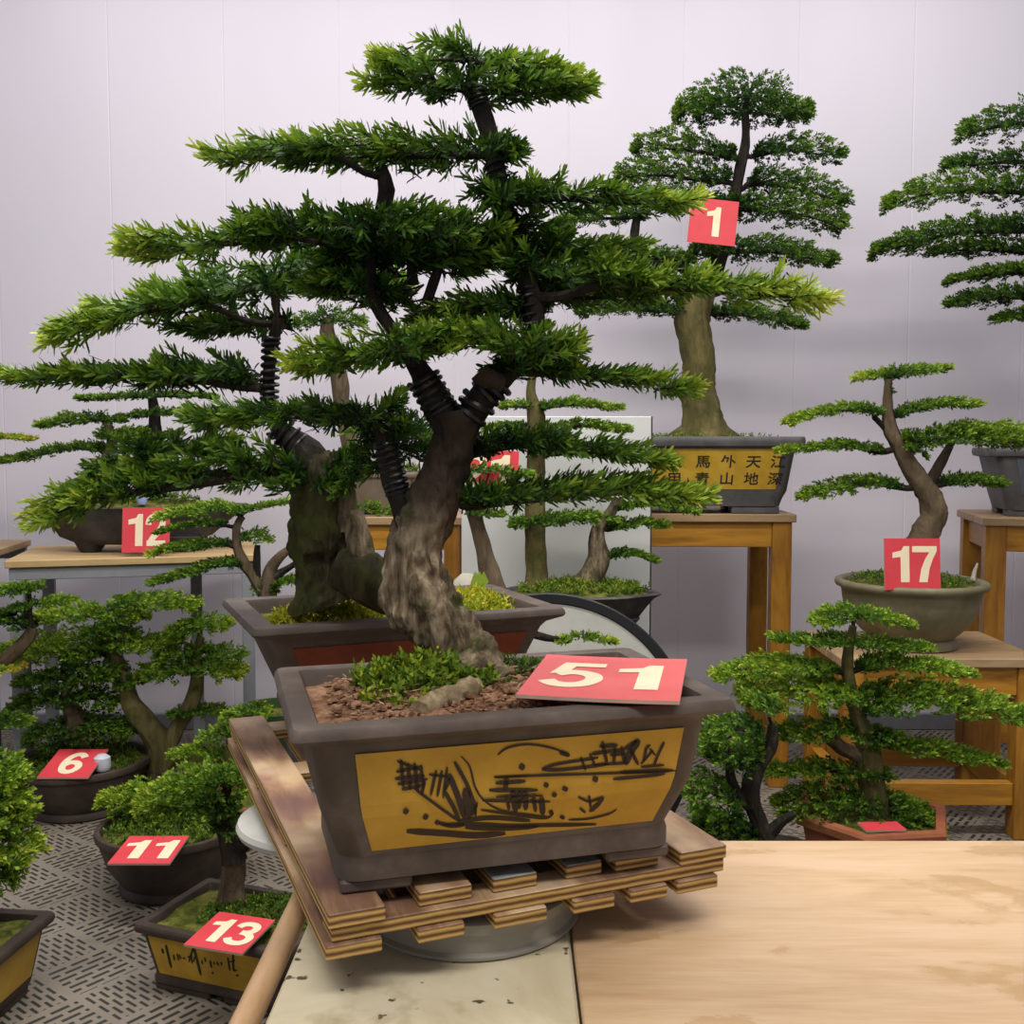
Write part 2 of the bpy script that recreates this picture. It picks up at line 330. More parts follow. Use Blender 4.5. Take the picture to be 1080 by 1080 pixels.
# ---------------------------------------------------------------- leaves
def leaf_mesh(name, Pb, D, Ls, n, ll, lw, tint, mat, parent, rng, lod=0, spread=(62, 22), stem_mat=None, stem_r=.0011):
    """shoots at Pb along D (m,3), each with n leaves set in a spiral"""
    m = len(Pb); D = D/np.linalg.norm(D, axis=1, keepdims=True)
    ref = np.tile([0., 0., 1.], (m, 1)); ref[np.abs(D[:, 2]) > .9] = [1., 0, 0]
    U = np.cross(D, ref); U /= np.linalg.norm(U, axis=1, keepdims=True); W = np.cross(D, U)
    s = (np.arange(n)+.5)/n; az = np.arange(n)*2.39996
    s = s[None, :]+rng.normal(0, .02, (m, n)); az = az[None, :]+rng.uniform(0, 6.28, (m, 1))+rng.normal(0, .25, (m, n))
    ang = np.radians(spread[0]+(spread[1]-spread[0])*np.clip(s, 0, 1)+rng.normal(0, 8, (m, n)))
    rad = U[:, None, :]*np.cos(az)[..., None]+W[:, None, :]*np.sin(az)[..., None]
    d = D[:, None, :]*np.cos(ang)[..., None]+rad*np.sin(ang)[..., None]
    d[..., 2] += .12; d /= np.linalg.norm(d, axis=2, keepdims=True)
    base = Pb[:, None, :]+D[:, None, :]*(Ls[:, None]*s)[..., None]
    side = np.cross(d, D[:, None, :]+rng.normal(0, .25, (m, n, 3))); side /= np.linalg.norm(side, axis=2, keepdims=True)+1e-9
    nor = np.cross(side, d)
    ln = (ll*rng.uniform(.72, 1.12, (m, n))*(1-.25*np.clip(s, 0, 1)))[..., None]; w = (lw*rng.uniform(.8, 1.15, (m, n)))[..., None]*.5
    cv = rng.uniform(-.10, .14, (m, n))[..., None]*ln
    if lod == 0:
        q = np.stack([base, base+d*ln*.3+side*w+nor*cv*.5, base+d*ln*.3-side*w+nor*cv*.5, base+d*ln*.8+side*w*.85+nor*cv*.5, base+d*ln*.8-side*w*.85+nor*cv*.5, base+d*ln-nor*cv*.3], 2)
        k = 6; patt = [0, 2, 1, 1, 2, 4, 3, 3, 4, 5]; starts = [0, 3, 7]; tot = [3, 4, 3]
    else:
        q = np.stack([base, base+d*ln*.5+side*w+nor*cv, base+d*ln, base+d*ln*.5-side*w+nor*cv], 2)
        k = 4; patt = [0, 3, 2, 1]; starts = [0]; tot = [4]
    V = q.reshape(-1, 3); nl = m*n
    li = (np.arange(nl)[:, None]*k+np.array(patt)[None]).ravel()
    ls = (np.arange(nl)[:, None]*len(patt)+np.array(starts)[None]).ravel(); lt = np.tile(tot, nl)
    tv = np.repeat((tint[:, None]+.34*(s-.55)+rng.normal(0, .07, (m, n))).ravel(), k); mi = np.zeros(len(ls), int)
    if stem_mat is not None:
        st = []
        A = Pb-D*.004; B = Pb+D*Ls[:, None]*.95
        for j in range(3):
            a = 2.094*j; o = (U*math.cos(a)+W*math.sin(a))*stem_r; st += [A+o, B+o*.5]
        S = np.stack(st, 1); o0 = len(V); V = np.concatenate([V, S.reshape(-1, 3)])
        pt = np.array([0, 2, 3, 1, 2, 4, 5, 3, 4, 0, 1, 5]); L0 = len(li)
        li = np.concatenate([li, (o0+np.arange(m)[:, None]*6+pt[None]).ravel()])
        ls = np.concatenate([ls, L0+np.arange(m*3)*4]); lt = np.concatenate([lt, np.full(m*3, 4)])
        tv = np.concatenate([tv, np.full(m*6, .1)]); mi = np.concatenate([mi, np.ones(m*3, int)])
    org = np.array(ORG.get(root_of(parent).name, (0, 0, 0))); V = V-org
    me = bpy.data.meshes.new(name); me.vertices.add(len(V)); me.vertices.foreach_set('co', V.astype(np.float32).ravel())
    me.loops.add(len(li)); me.loops.foreach_set('vertex_index', li.astype(np.int32))
    me.polygons.add(len(ls)); me.polygons.foreach_set('loop_start', ls.astype(np.int32))
    me.materials.append(mat)
    if stem_mat is not None: me.materials.append(stem_mat); me.polygons.foreach_set('material_index', mi.astype(np.int32))
    at = me.attributes.new('tint', 'FLOAT', 'POINT'); at.data.foreach_set('value', np.clip(tv, 0, 1.5).astype(np.float32))
    me.update(calc_edges=True); me.validate()
    o = bpy.data.objects.new(name, me); C.objects.link(o); o.parent = parent; return o
# ---------------------------------------------------------------- bonsai
class Tree:
    def __init__(s, root, Y, ll, lw, sl, n, lod, area, leaf, bark, twig, seed, g=1.0):
        s.o, s.Y, s.ll, s.lw, s.sl, s.n, s.lod, s.area, s.leaf, s.bark, s.twig = root, Y, ll, lw, sl, n, lod, area, leaf, bark, twig
        s.rng = np.random.default_rng(seed); s.seed = seed; s.sk = []; s.g = g; s.db = 0
    def world(s, pts, step=.01):
        a = [(*P(p[0], p[1], s.Y+(p[2] if len(p) > 2 else 0)), ) for p in pts]; return smooth_path(a, step)
def trunk(T, pts, name='trunk', mat=None, seg=18, nz=.18, groove=.05, step=.012, keep=True, nsc=None, parent=None, label=None, ridge=0):
    """pts: (x, y, radius in pixels[, depth offset])"""
    a = [(*P(p[0], p[1], T.Y+(p[3] if len(p) > 3 else 0)), p[2]*PX(T.Y)) for p in pts]
    q = smooth_path(a, step); mb = MB()
    mb.tube(q[:, :3], np.maximum(q[:, 3], .0008), seg, nz, nsc or .35/max(.004, q[:, 3].max()), T.seed, groove, 0, ridge)
    if keep: T.sk += [(r[:3], r[3]) for r in q]
    return part(name, mb, mat or T.bark, parent or T.o, label=label)
def pad(T, spine, th, wid, bright=.34, tip=(0, 0), yo=0, dens=1, br=True, flat=.0, at=None, rb=None):
    rng = T.rng
    sy = abs(np.mean([p[1] for p in spine])-472)/T.Y; wid = max(.018, min(wid, (.34 if T.lod == 0 else .28 if spine[0][1] < 472 else .42)*th/max(sy, 1)))
    dens *= 1.0 if T.lod == 0 else 1.55
    bright += .12+T.db; tip = (tip[0]*1.25, tip[1]*1.25)
    sp = [(p[0], p[1], (p[2] if len(p) > 2 else 0)+yo) for p in spine]
    q = T.world(sp, .008); seg = np.linalg.norm(np.diff(q, axis=0), axis=1); cl = np.concatenate([[0], np.cumsum(seg)]); Ln = cl[-1]
    thick = max(0, th*PX(T.Y)-T.ll*(1.15 if T.lod == 0 else 1.7)-.5*wid*sy*PX(T.Y)*(1 if T.lod == 0 else .5))
    if br and T.sk:
        if at is not None: a0 = P(at[0], at[1], T.Y); k0 = min(range(len(T.sk)), key=lambda k: np.linalg.norm(T.sk[k][0]-a0))
        else:
            def cost(k):
                p = T.sk[k][0]; d = np.linalg.norm(q-p, axis=1).min(); up = p[2]-q[:, 2].mean(); return d+(up*1.5 if up > 0 else 0)
            k0 = min(range(len(T.sk)), key=cost)
        pa, ra = T.sk[k0]; j = int(np.argmin(np.linalg.norm(q-pa, axis=1))); r0 = min(ra*.6, rb or (.012 if T.lod == 0 else .011))
        def limb(b):
            dn = np.array([0, 0, thick*.25+T.ll*.12]); pt = [pa, pa*.6+q[j]*.4-dn*1.2]; ks = list(range(j, b, 6 if b > j else -6)) or [j]
            pt += [q[k]-dn for k in ks]
            g = smooth_path(pt, .012); rr = r0*np.linspace(1, .22, len(g))
            part('branch', MB().tube(g, rr, 8, .12, 60, T.seed), T.twig, T.o)
        if j < len(q)-8: limb(len(q)-3)
        if j > 8 or len(q) < 12: limb(2)
        t0 = cl[j]/Ln
    else: t0 = .5
    nsh = max(8, int(dens*Ln*(2*wid)*.75/T.area))
    t = rng.uniform(0, 1, nsh)
    t[:max(4, nsh//10)] = rng.choice([0.02, .98], max(4, nsh//10))
    u = rng.uniform(-1, 1, nsh); v = rng.uniform(-1, 1, nsh)
    prof = .28+.72*np.sqrt(np.clip(np.sin(math.pi*np.clip(t, 0, 1)), 0, 1))
    idx = np.interp(t*Ln, cl, np.arange(len(q))); i0 = np.clip(idx.astype(int), 0, len(q)-2); fr = (idx-i0)[:, None]
    c = q[i0]*(1-fr)+q[i0+1]*fr; tg = q[i0+1]-q[i0]; tg /= np.linalg.norm(tg, axis=1, keepdims=True)
    # gentle lumpiness along the pad
    lump = np.array([mnoise.noise(Vector((float(a)*9, T.seed, float(b)*1.5))) for a, b in zip(t*Ln*2.2, u)])
    c = c+np.array([0, 1, 0])*(u*wid*prof)[:, None]+np.array([0, 0, 1])*((v*.5*prof+lump*.35-.22*u*u)*thick)[:, None]
    sg = np.where(t >= t0, 1., -1.); a = np.clip(.35+1.3*np.abs(t-t0), 0, 1.2)
    D = tg*(sg*a)[:, None]+np.array([0, 1, 0])*(np.sign(u)*np.abs(u)*rng.uniform(.3, 1.1, nsh))[:, None]+np.array([0, 0, 1])*(.16+.34*np.clip(v, -.4, 1)+rng.normal(0, .14, nsh))[:, None]+rng.normal(0, .28, (nsh, 3))*np.array([1, 1, 1 if T.lod == 0 else .5])
    Ls = T.sl*rng.uniform(.7, 1.25, nsh); D /= np.linalg.norm(D, axis=1, keepdims=True)
    Pb = c-D*(Ls*.6)[:, None]
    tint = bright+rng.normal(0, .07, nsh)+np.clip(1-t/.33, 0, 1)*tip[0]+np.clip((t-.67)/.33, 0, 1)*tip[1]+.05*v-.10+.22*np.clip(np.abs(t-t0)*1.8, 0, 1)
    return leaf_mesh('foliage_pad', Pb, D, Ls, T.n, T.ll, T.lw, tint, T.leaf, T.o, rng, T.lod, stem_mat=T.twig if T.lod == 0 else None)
def tuft(T, c, r, n, sl, ll, lw, nl, tint, mat, name='moss', up=1.0, spread=(70, 35), parent=None):
    """low plants scattered in an ellipse: c world centre, r = (rx, ry)"""
    rng = T.rng; a = rng.uniform(0, 6.283, n); rr = np.sqrt(rng.uniform(0, 1, n))
    Pb = np.stack([c[0]+rr*r[0]*np.cos(a), c[1]+rr*r[1]*np.sin(a), c[2]+rng.uniform(-.004, .004, n)+(r[2]*(1-rr**2) if len(r) > 2 else 0)], 1)
    D = rng.normal(0, .55, (n, 3)); D[:, 2] = np.abs(D[:, 2])*.5+up
    o = leaf_mesh(name, Pb, D, sl*rng.uniform(.5, 1.3, n), nl, ll, lw, tint+rng.normal(0, .12, n), mat, parent or T.o, rng, 1, spread)
    o['kind'] = 'stuff'; return o
def wire(T, pts, r, turns, w, Y=None, mat=None, parent=None):
    """a coil of wire round a limb; pts in pixels, r = limb radius in pixels"""
    Y = Y or T.Y; g = smooth_path([P(p[0], p[1], Y) for p in pts], .004); n = max(40, turns*16); out = []
    rr = [r, r] if not hasattr(r, '__len__') else r
    for k in range(n):
        t = k/(n-1); x = t*(len(g)-1); i = min(int(x), len(g)-2); c = g[i]+(g[i+1]-g[i])*(x-i); d = g[i+1]-g[i]; d /= np.linalg.norm(d)
        a = np.cross(d, [0, 1, 0]); a /= np.linalg.norm(a); b = np.cross(d, a); an = 2*math.pi*turns*t
        out.append(c+(a*math.cos(an)+b*math.sin(an))*(rr[0]+(rr[1]-rr[0])*t)*PX(Y))
    return part('training_wire', MB().tube(out, w, 6), M['wire'], parent or T.o)

# ---------------------------------------------------------------- pots
class Frame:
    def __init__(s, c, rz): s.c = np.array(c, float); s.a = rz; s.ca, s.sa = math.cos(rz), math.sin(rz)
    def w(s, p): return np.array([s.c[0]+p[0]*s.ca-p[1]*s.sa, s.c[1]+p[0]*s.sa+p[1]*s.ca, s.c[2]+p[2]])
def rr_loop(fr, hw, hd, r, z, n=5):
    out = []; r = min(r, hw*.98, hd*.98)
    for (sx, sy, a0) in ((1, 1, 0), (-1, 1, 90), (-1, -1, 180), (1, -1, 270)):
        for k in range(n+1):
            a = math.radians(a0+90*k/n); out.append(fr.w((sx*(hw-r)+r*math.cos(a), sy*(hd-r)+r*math.sin(a), z)))
    return out
class RectPot:
    """prof: (height fraction, width fraction, depth fraction) of the outer wall, bottom to rim"""
    def __init__(s, root, c, rz, w, d, h, prof, rim, cr, mat, soil_mat, soil=.9, feet=None, name='pot', lip=None, feet_h=.018):
        s.fr = Frame(c, rz); s.w, s.d, s.h, s.prof = w, d, h, prof; s.root = root; mb = MB(); lo = []
        cb, cr = cr if isinstance(cr, tuple) else (cr, cr)
        for (z, a, b) in prof: lo.append(rr_loop(s.fr, a*w/2, b*d/2, cb if a < .97 else cr, z*h))
        e = .004
        lo[-1] = rr_loop(s.fr, w/2-e*.3, d/2-e*.3, cr, h-e); lo.append(rr_loop(s.fr, w/2-e, d/2-e, cr, h))
        lo.append(rr_loop(s.fr, w/2-rim, d/2-rim, max(cr-rim, .006), h)); lo.append(rr_loop(s.fr, w/2-rim-.003, d/2-rim-.003, max(cr-rim, .006), h-.006))
        lo.append(rr_loop(s.fr, w/2-rim-.012, d/2-rim-.012, .01, h*soil-.03))
        mb.loft(lo); s.o = part(name, mb, mat, root, angle=35)
        if feet:
            fw, fd = feet; z0, a, b = prof[0]
            for sx in (-1, 1):
                for sy in (-1, 1):
                    p = s.fr.w((sx*(a*w/2-fw/2-.004), sy*(b*d/2-fd/2-.004), z0*h/2+.0002)); part('pot_foot', MB().box(p, (fw, fd, z0*h), rz, bev=.003), mat, s.o, angle=30)
        s.soil_z = c[2]+h*soil; hw, hd = w/2-rim-.004, d/2-rim-.004; N = 26; vs = []; fs = []
        for i in range(N):
            for j in range(N):
                x, y = -hw+2*hw*i/(N-1), -hd+2*hd*j/(N-1); p = s.fr.w((x, y, h*soil))
                p[2] += .010*mnoise.noise(Vector(p*18))+.008*(1-(x/hw)**2)*(1-(y/hd)**2); vs.append(p)
        for i in range(N-1):
            for j in range(N-1): fs.append((i*N+j, (i+1)*N+j, (i+1)*N+j+1, i*N+j+1))
        s.soil = part('soil', MB().add(vs, fs), soil_mat, root)
        s.hw, s.hd = hw, hd
    def at(s, z):
        for (z0, a0, b0), (z1, a1, b1) in zip(s.prof, s.prof[1:]):
            if z0 <= z <= z1 and z1 > z0:
                t = (z-z0)/(z1-z0); return (a0+(a1-a0)*t)*s.w/2, (b0+(b1-b0)*t)*s.d/2
        return s.prof[-1][1]*s.w/2, s.prof[-1][2]*s.d/2
    def fp(s, u, z, off=.0015, face='front'):     # point on a face: u -1..1 across, z fraction of the height
        a, b = s.at(z)
        if face == 'front': return s.fr.w((u*a, -b-off, z*s.h))
        if face == 'right': return s.fr.w((a+off, u*b, z*s.h))
        return s.fr.w((-a-off, -u*b, z*s.h))
    def on(s, p, off=.0026, face='front'):          # a point near the front face, brought onto its glaze
        q = p-s.fr.c; x = q[0]*s.fr.ca+q[1]*s.fr.sa; z = q[2]/s.h; a, b = s.at(z); return s.fp(x/a, z, off)
    def panel(s, u0, u1, z0, z1, mat, face='front', name='glazed_panel', off=.0015):
        n = 8; vs = []; fs = []
        for k in range(n+1):
            z = z0+(z1-z0)*k/n; vs += [s.fp(u0, z, off, face), s.fp(u1, z, off, face), s.fp(u1, z, -.004, face), s.fp(u0, z, -.004, face)]
        for k in range(n):
            a = 4*k
            fs += [(a, a+1, a+5, a+4), (a+1, a+2, a+6, a+5), (a+3, a, a+4, a+7)]
        fs += [(4*n, 4*n+1, 4*n+2, 4*n+3), (3, 2, 1, 0)]
        return part(name, MB().add(vs, fs), mat, s.o, smooth=False)
def ribbon(mb, pts, w, place, taper=True, cap=True):
    """brush stroke: 2-D points, width, place(x, y) -> world"""
    p = smooth_path([(x, y) for x, y in pts], .25*w) if len(pts) > 2 else np.array([np.array(pts[0])+(np.array(pts[1])-np.array(pts[0]))*k/6. for k in range(7)])
    n = len(p); vs = []
    for k in range(n):
        d = p[min(k+1, n-1)]-p[max(k-1, 0)]; d = d/(np.linalg.norm(d)+1e-9); nn = np.array([-d[1], d[0]])
        t = k/(n-1); ww = w*.5*(min(1, .55+3*t, .45+3*(1-t)) if taper else 1)
        vs += [place(*(p[k]+nn*ww)), place(*(p[k]-nn*ww))]
    mb.add(vs, [(2*k, 2*k+1, 2*k+3, 2*k+2) for k in range(n-1)])
def round_pot(root, c, prof, mat, soil_mat, soil_z, rin, sx=1, sy=1, rz=0, seg=48, wob=0, seed=0, name='pot', smooth=True, mound=.012):
    mb = MB().lathe(prof, c, seg, sx, sy, rz, True, wob, seed); o = part(name, mb, mat, root, smooth=smooth, angle=50)
    rings = [(rin*k/6, soil_z+mound*(1-(k/6)**2)) for k in range(6, -1, -1)]; rings[-1] = (.002, rings[-1][1])
    mb = MB().lathe(rings, c, 36, sx, sy, rz, False)
    mb.v = [(x, y, z+.006*mnoise.noise(Vector((x*25, y*25, 0)))) for x, y, z in mb.v]; mb.f.append(tuple(6*36+k for k in range(36)))
    part('soil', mb, soil_mat, root); return o
# ---------------------------------------------------------------- number cards
PLY = {'1': [[(.34, 0), (.58, 0), (.58, 1), (.43, 1), (.36, .88), (.12, .82), (.12, .67), (.34, .70)]],
       '7': [[(.03, .83), (.03, 1), (.70, 1), (.70, .86), (.60, .66), (.50, .38), (.44, 0), (.21, 0), (.27, .36), (.38, .64), (.50, .83)]]}
RIB = {'2': ([[(.11, .66), (.13, .80), (.23, .90), (.36, .92), (.50, .87), (.56, .74), (.53, .60), (.40, .42), (.26, .26), (.16, .09)]], [[(.06, 0), (.66, 0), (.66, .17), (.06, .17)]]),
       '3': ([[(.11, .74), (.18, .87), (.32, .92), (.47, .89), (.54, .78), (.51, .64), (.40, .55), (.27, .54)], [(.27, .54), (.46, .50), (.57, .39), (.57, .25), (.48, .12), (.33, .08), (.18, .12), (.09, .25)]], []),
       '5': ([[(.15, .50), (.27, .59), (.42, .58), (.54, .48), (.56, .30), (.47, .14), (.32, .08), (.17, .12), (.08, .24)]], [[(.17, 1), (.63, 1), (.63, .84), (.31, .84), (.26, .58), (.07, .50)]]),
       '6': ([[(.56, .76), (.47, .88), (.35, .91), (.21, .82), (.13, .62), (.12, .40), (.17, .19), (.28, .09), (.40, .09), (.51, .16)], [(.50, .15), (.56, .31), (.50, .46), (.37, .53), (.24, .50), (.14, .38)]], [])}
def ngon_fan(mb, pts, place):
    from mathutils.geometry import tessellate_polygon
    vs = [place(*p) for p in pts]; mb.add(vs, [tuple(t) for t in tessellate_polygon([[Vector((p[0], p[1], 0)) for p in pts]])])
def card(digits, label, loc, w, h, rot, red='card_red', dh=.62, dw=None, t=.005, gap=.8, warp=0, spread=None):
    mb = MB(); n = 10; top = []
    for zz in (-t/2, t/2):
        for i in range(n+1):
            for j in range(n+1):
                x, y = -w/2+w*i/n, -h/2+h*j/n; top.append((x, y, zz+warp*(x/w)**2*4))
    N = (n+1)**2; fs = []
    for i in range(n):
        for j in range(n):
            a = i*(n+1)+j; fs.append((a, a+1, a+n+2, a+n+1)); fs.append((N+a, N+a+n+1, N+a+n+2, N+a+1))
    mb.add(top, fs, 0); rim = [i*(n+1) for i in range(n+1)]+[n*(n+1)+j for j in range(1, n+1)]+[i*(n+1)+n for i in range(n-1, -1, -1)]+[j for j in range(n-1, 0, -1)]
    mb.f += [(rim[k], rim[(k+1) % len(rim)], N+rim[(k+1) % len(rim)], N+rim[k]) for k in range(len(rim))]; mb.mi += [1]*len(rim)
    o = mesh_obj('number_card', mb.v, mb.f, [M[red], M['card_edge']], None, False, mb.mi)
    o.location = loc; o.rotation_euler = rot; o['label'] = label; o['category'] = 'number card'; o['group'] = 'red number cards on the bonsai'
    hh = h*dh; sc = dw or hh; cw = .70*sc*gap if spread is None else spread; x0 = -cw*(len(digits)-1)/2
    for k, ch in enumerate(digits):
        g = MB(); cx = x0+cw*k
        pl = lambda x, y: (cx+(x-.35)*sc, (y-.5)*hh, t/2+.0006+warp*((cx+(x-.35)*sc)/w)**2*4)
        for poly in PLY.get(ch, []): ngon_fan(g, poly, pl)
        if ch in RIB:
            for i, r in enumerate(RIB[ch][0]+RIB[ch][1]):      # overlapping strokes lie a hair apart
                pk = lambda x, y: tuple(np.array(pl(x, y))+np.array((0, 0, .0002*i)))
                if r in RIB[ch][1]: ngon_fan(g, r, pk)
                else: ribbon(g, r, .185, pk, taper=False)
        q = mesh_obj('numeral', g.v, g.f, M['cream'], o)
    return o
# ---------------------------------------------------------------- wooden stands
def stand(name, label, c, rz, w, d, h, cat='table', leg=.062, top=.028, ap=.085, low=False, group=None, over=.012):
    root = thing(name, label, cat, (c[0], c[1], 0), group); fr = Frame((c[0], c[1], 0), rz)
    nb = 3
    for k in range(nb):
        part('top_board', MB().box(fr.w((0, -d/2+d/nb*(k+.5), h-top/2)), (w, d/nb-.003, top), rz, bev=.003), [M['varnish_dull']], root, label=None, smooth=False)
    lw = w/2-leg/2-over; ld = d/2-leg/2-over
    for sx in (-1, 1):
        for sy in (-1, 1): part('leg', MB().box(fr.w((sx*lw, sy*ld, (h-top)/2)), (leg, leg, h-top), rz, bev=.003), M['varnish'], root, smooth=False)
    for sy in (-1, 1):
        part('apron', MB().box(fr.w((0, sy*(ld+leg*.12), h-top-ap/2-.001)), (2*lw-leg, leg*.5, ap), rz, bev=.002), M['varnish_h'], root, smooth=False)
        if low: part('stretcher', MB().box(fr.w((0, sy*ld, low)), (2*lw-leg, leg*.6, leg*1.1), rz, bev=.002), M['varnish_h'], root, smooth=False)
    for sx in (-1, 1):
        part('apron', MB().box(fr.w((sx*lw, 0, h-top-ap/2-.001)), (leg*.5, 2*ld-leg, ap), rz, bev=.002), M['varnish_h'], root, smooth=False)
        if low: part('stretcher', MB().box(fr.w((sx*lw, 0, low+.0)), (leg*.6, 2*ld-leg, leg*1.1), rz, bev=.002), M['varnish_h'], root, smooth=False)
    return root
# ================================================================ the setting
mb = MB(); step = .461; xs = []; x = P(600, 60, WALL_Y)[0]-step*9
prof = []
for k in range(18):
    xx = x+step*k; prof += [(xx-.004, WALL_Y), (xx-.0012, WALL_Y+.0012), (xx+.0012, WALL_Y+.0012), (xx+.004, WALL_Y)]
prof = [(prof[0][0]-.3, WALL_Y)]+prof+[(prof[-1][0]+.3, WALL_Y)]
n = len(prof); vs = [(a, b, -.002) for a, b in prof]+[(a, b, 3.6) for a, b in prof]; fs = [(k, k+1, n+k+1, n+k) for k in range(n-1)]
vs += [(prof[0][0], WALL_Y+.08, -.002), (prof[-1][0], WALL_Y+.08, -.002), (prof[0][0], WALL_Y+.08, 3.6), (prof[-1][0], WALL_Y+.08, 3.6)]
q = len(vs)-4; fs += [(q+1, q, q+2, q+3), (q, 0, n, q+2), (n-1, q+1, q+3, 2*n-1)]
structure('wall_back', MB().add(vs, fs), M['wall'])
structure('floor', MB().box((0, 1.6, -.02), (9, 7.4, .04)), M['floor'])
structure('baseboard_back', MB().box((0, WALL_Y-.008, .035), (8.6, .016, .07), bev=.004), M['skirting'])

# ================================================================ work bench
BZ = .62; BX0, BXM, BX1 = -.262, .066, 1.5; BY0, BY1 = .55, 1.405
r = thing('workbench', 'low work bench with off-white top and rounded wooden left edge under the turntable', 'bench', (BX0, 1.0, 0))
part('bench_top', MB().box(((BX0+BXM)/2+.012, (BY0+BY1)/2, BZ-.015), (BXM-BX0-.026, BY1-BY0, .03), bev=.003), M['bench_white'], r, smooth=False, label='off-white stained sheet top')
part('edge_strip', MB().tube([(BX0+.001, BY0, BZ-.012), (BX0+.001, BY0+.3, BZ-.012), (BX0+.001, BY1-.1, BZ-.012), (BX0+.001, BY1, BZ-.012)], .0145, 16), M['bench_edge'], r, label='rounded wooden edge strip')
for xx in (BX0+.06, BXM-.06):
    for yy in (BY0+.06, BY1-.26): part('leg', MB().box((xx, yy, (BZ-.03)/2), (.045, .045, BZ-.03), bev=.003), M['steel'], r, smooth=False)
r = thing('worktable', 'wide pale plywood work table with wet patches at lower right', 'table', ((BXM+BX1)/2, 1.0, 0))
part('table_top', MB().box(((BXM+.002+BX1)/2, (BY0+BY1)/2, BZ-.016), (BX1-BXM-.002, BY1-BY0, .032), bev=.002), M['bench_wood'], r, smooth=False)
for xx in (BXM+.06, BX1-.06):
    for yy in (BY0+.06, BY1-.06): part('leg', MB().box((xx, yy, (BZ-.032)/2), (.05, .05, BZ-.032), bev=.003), M['steel'], r, smooth=False)

r = thing('turntable', 'round grey turntable on the bench beneath the slatted pallet', 'turntable', (-.05, 1.19, BZ))
c = (-.05, 1.19, BZ)
part('base_drum', MB().lathe([(.118, 0), (.127, .0), (.130, .003), (.130, .006), (.125, .009), (.124, .027), (.124, .0285)], c, 56), M['drum'], r)
part('rotating_plate', MB().lathe([(.124, .029), (.129, .030), (.129, .041), (.126, .0432)], c, 56), M['drum'], r)
r = thing('revolving_stool', 'round pale stool top half hidden behind the left pallet board', 'stool', (-.272, 1.445, 0))
c = (-.272, 1.445, 0)
part('seat', MB().lathe([(.110, .6225), (.119, .6265), (.122, .634), (.119, .641), (.112, .643)], c, 56), M['plastic_white'], r)
part('hub', MB().lathe([(.05, .643), (.05, .6632)], c, 24), M['steel'], r)
part('column', MB().lathe([(.024, .03), (.024, .5), (.03, .52), (.052, .56), (.055, .6225)], c, 24), M['plastic_white'], r)
part('base', MB().lathe([(.15, 0), (.15, .012), (.06, .03), (.026, .05)], c, 40), M['steel_dark'], r)

# ================================================================ pallet
PZ = .71; PO = np.array([-.182, .985]); PA = R(22.3); pf = Frame((PO[0], PO[1], 0), PA); PL, PW = .79, .466
r = thing('slatted_pallet', 'small stained plywood pallet carrying both large bonsai pots', 'pallet', (PO[0], PO[1], .6635))
def slat(u0, u1, v0, v1, z0, z1, name, top='ply'):
    c = pf.w(((u0+u1)/2, (v0+v1)/2, (z0+z1)/2)); mb = MB().box(c, (u1-u0, v1-v0, z1-z0), PA, bev=.0012)
    o = part(name, mb, [M[top], M['plyedge']], r, smooth=False)
    for p in o.data.polygons: p.material_index = 0 if abs(p.normal.z) > .6 else 1
    return o
T1, T2 = .0155, .0155
for k, (a, b, m, v0) in enumerate(((0, .058, 'ply', -.003), (.098, .156, 'ply', .012), (.181, .232, 'ply_grey', .014), (.268, .312, 'ply_grey', .016), (.328, .383, 'ply_red', .013), (.404, .466, 'ply', .0))):
    slat(a, b, v0, PL if k in (0, 5) else PL-.012, PZ-T1, PZ, 'top_slat', m)
for v in (.002, .27, .50, .745): slat(.004, PW-.002, v, v+(.044 if v < .1 else .056), PZ-T1-T2-.0004, PZ-T1-.0004, 'cross_slat')
for a, b in ((-.003, .054), (.092, .142), (.176, .236), (.268, .318), (.338, .385), (.398, .452)): slat(a, b, -.004, PL-.005, .6635, PZ-T1-T2-.0008, 'bottom_slat')

# ================================================================ the front bonsai
Y1 = 1.235
root = thing('potted_bonsai', 'large front bonsai leaning from the rectangular pot with an ink-painted ochre panel', 'bonsai', (-.03, 1.165, PZ), 'bonsai on show')
POT1 = RectPot(root, (-.025, 1.165, PZ), R(16.0), .472, .305, .19,
    [(.075, .795, .63), (.16, .795, .63), (.205, .785, .62), (.5, .865, .79), (.86, .905, .865), (.90, .93, .90), (.925, .985, .975), (.945, 1, 1), (1, 1, 1)], .028, (.026, .011), M['clay'], M['soil'], .93, feet=(.075, .05))
panel = POT1.panel(-.81, .85, .245, .835, M['ochre'])
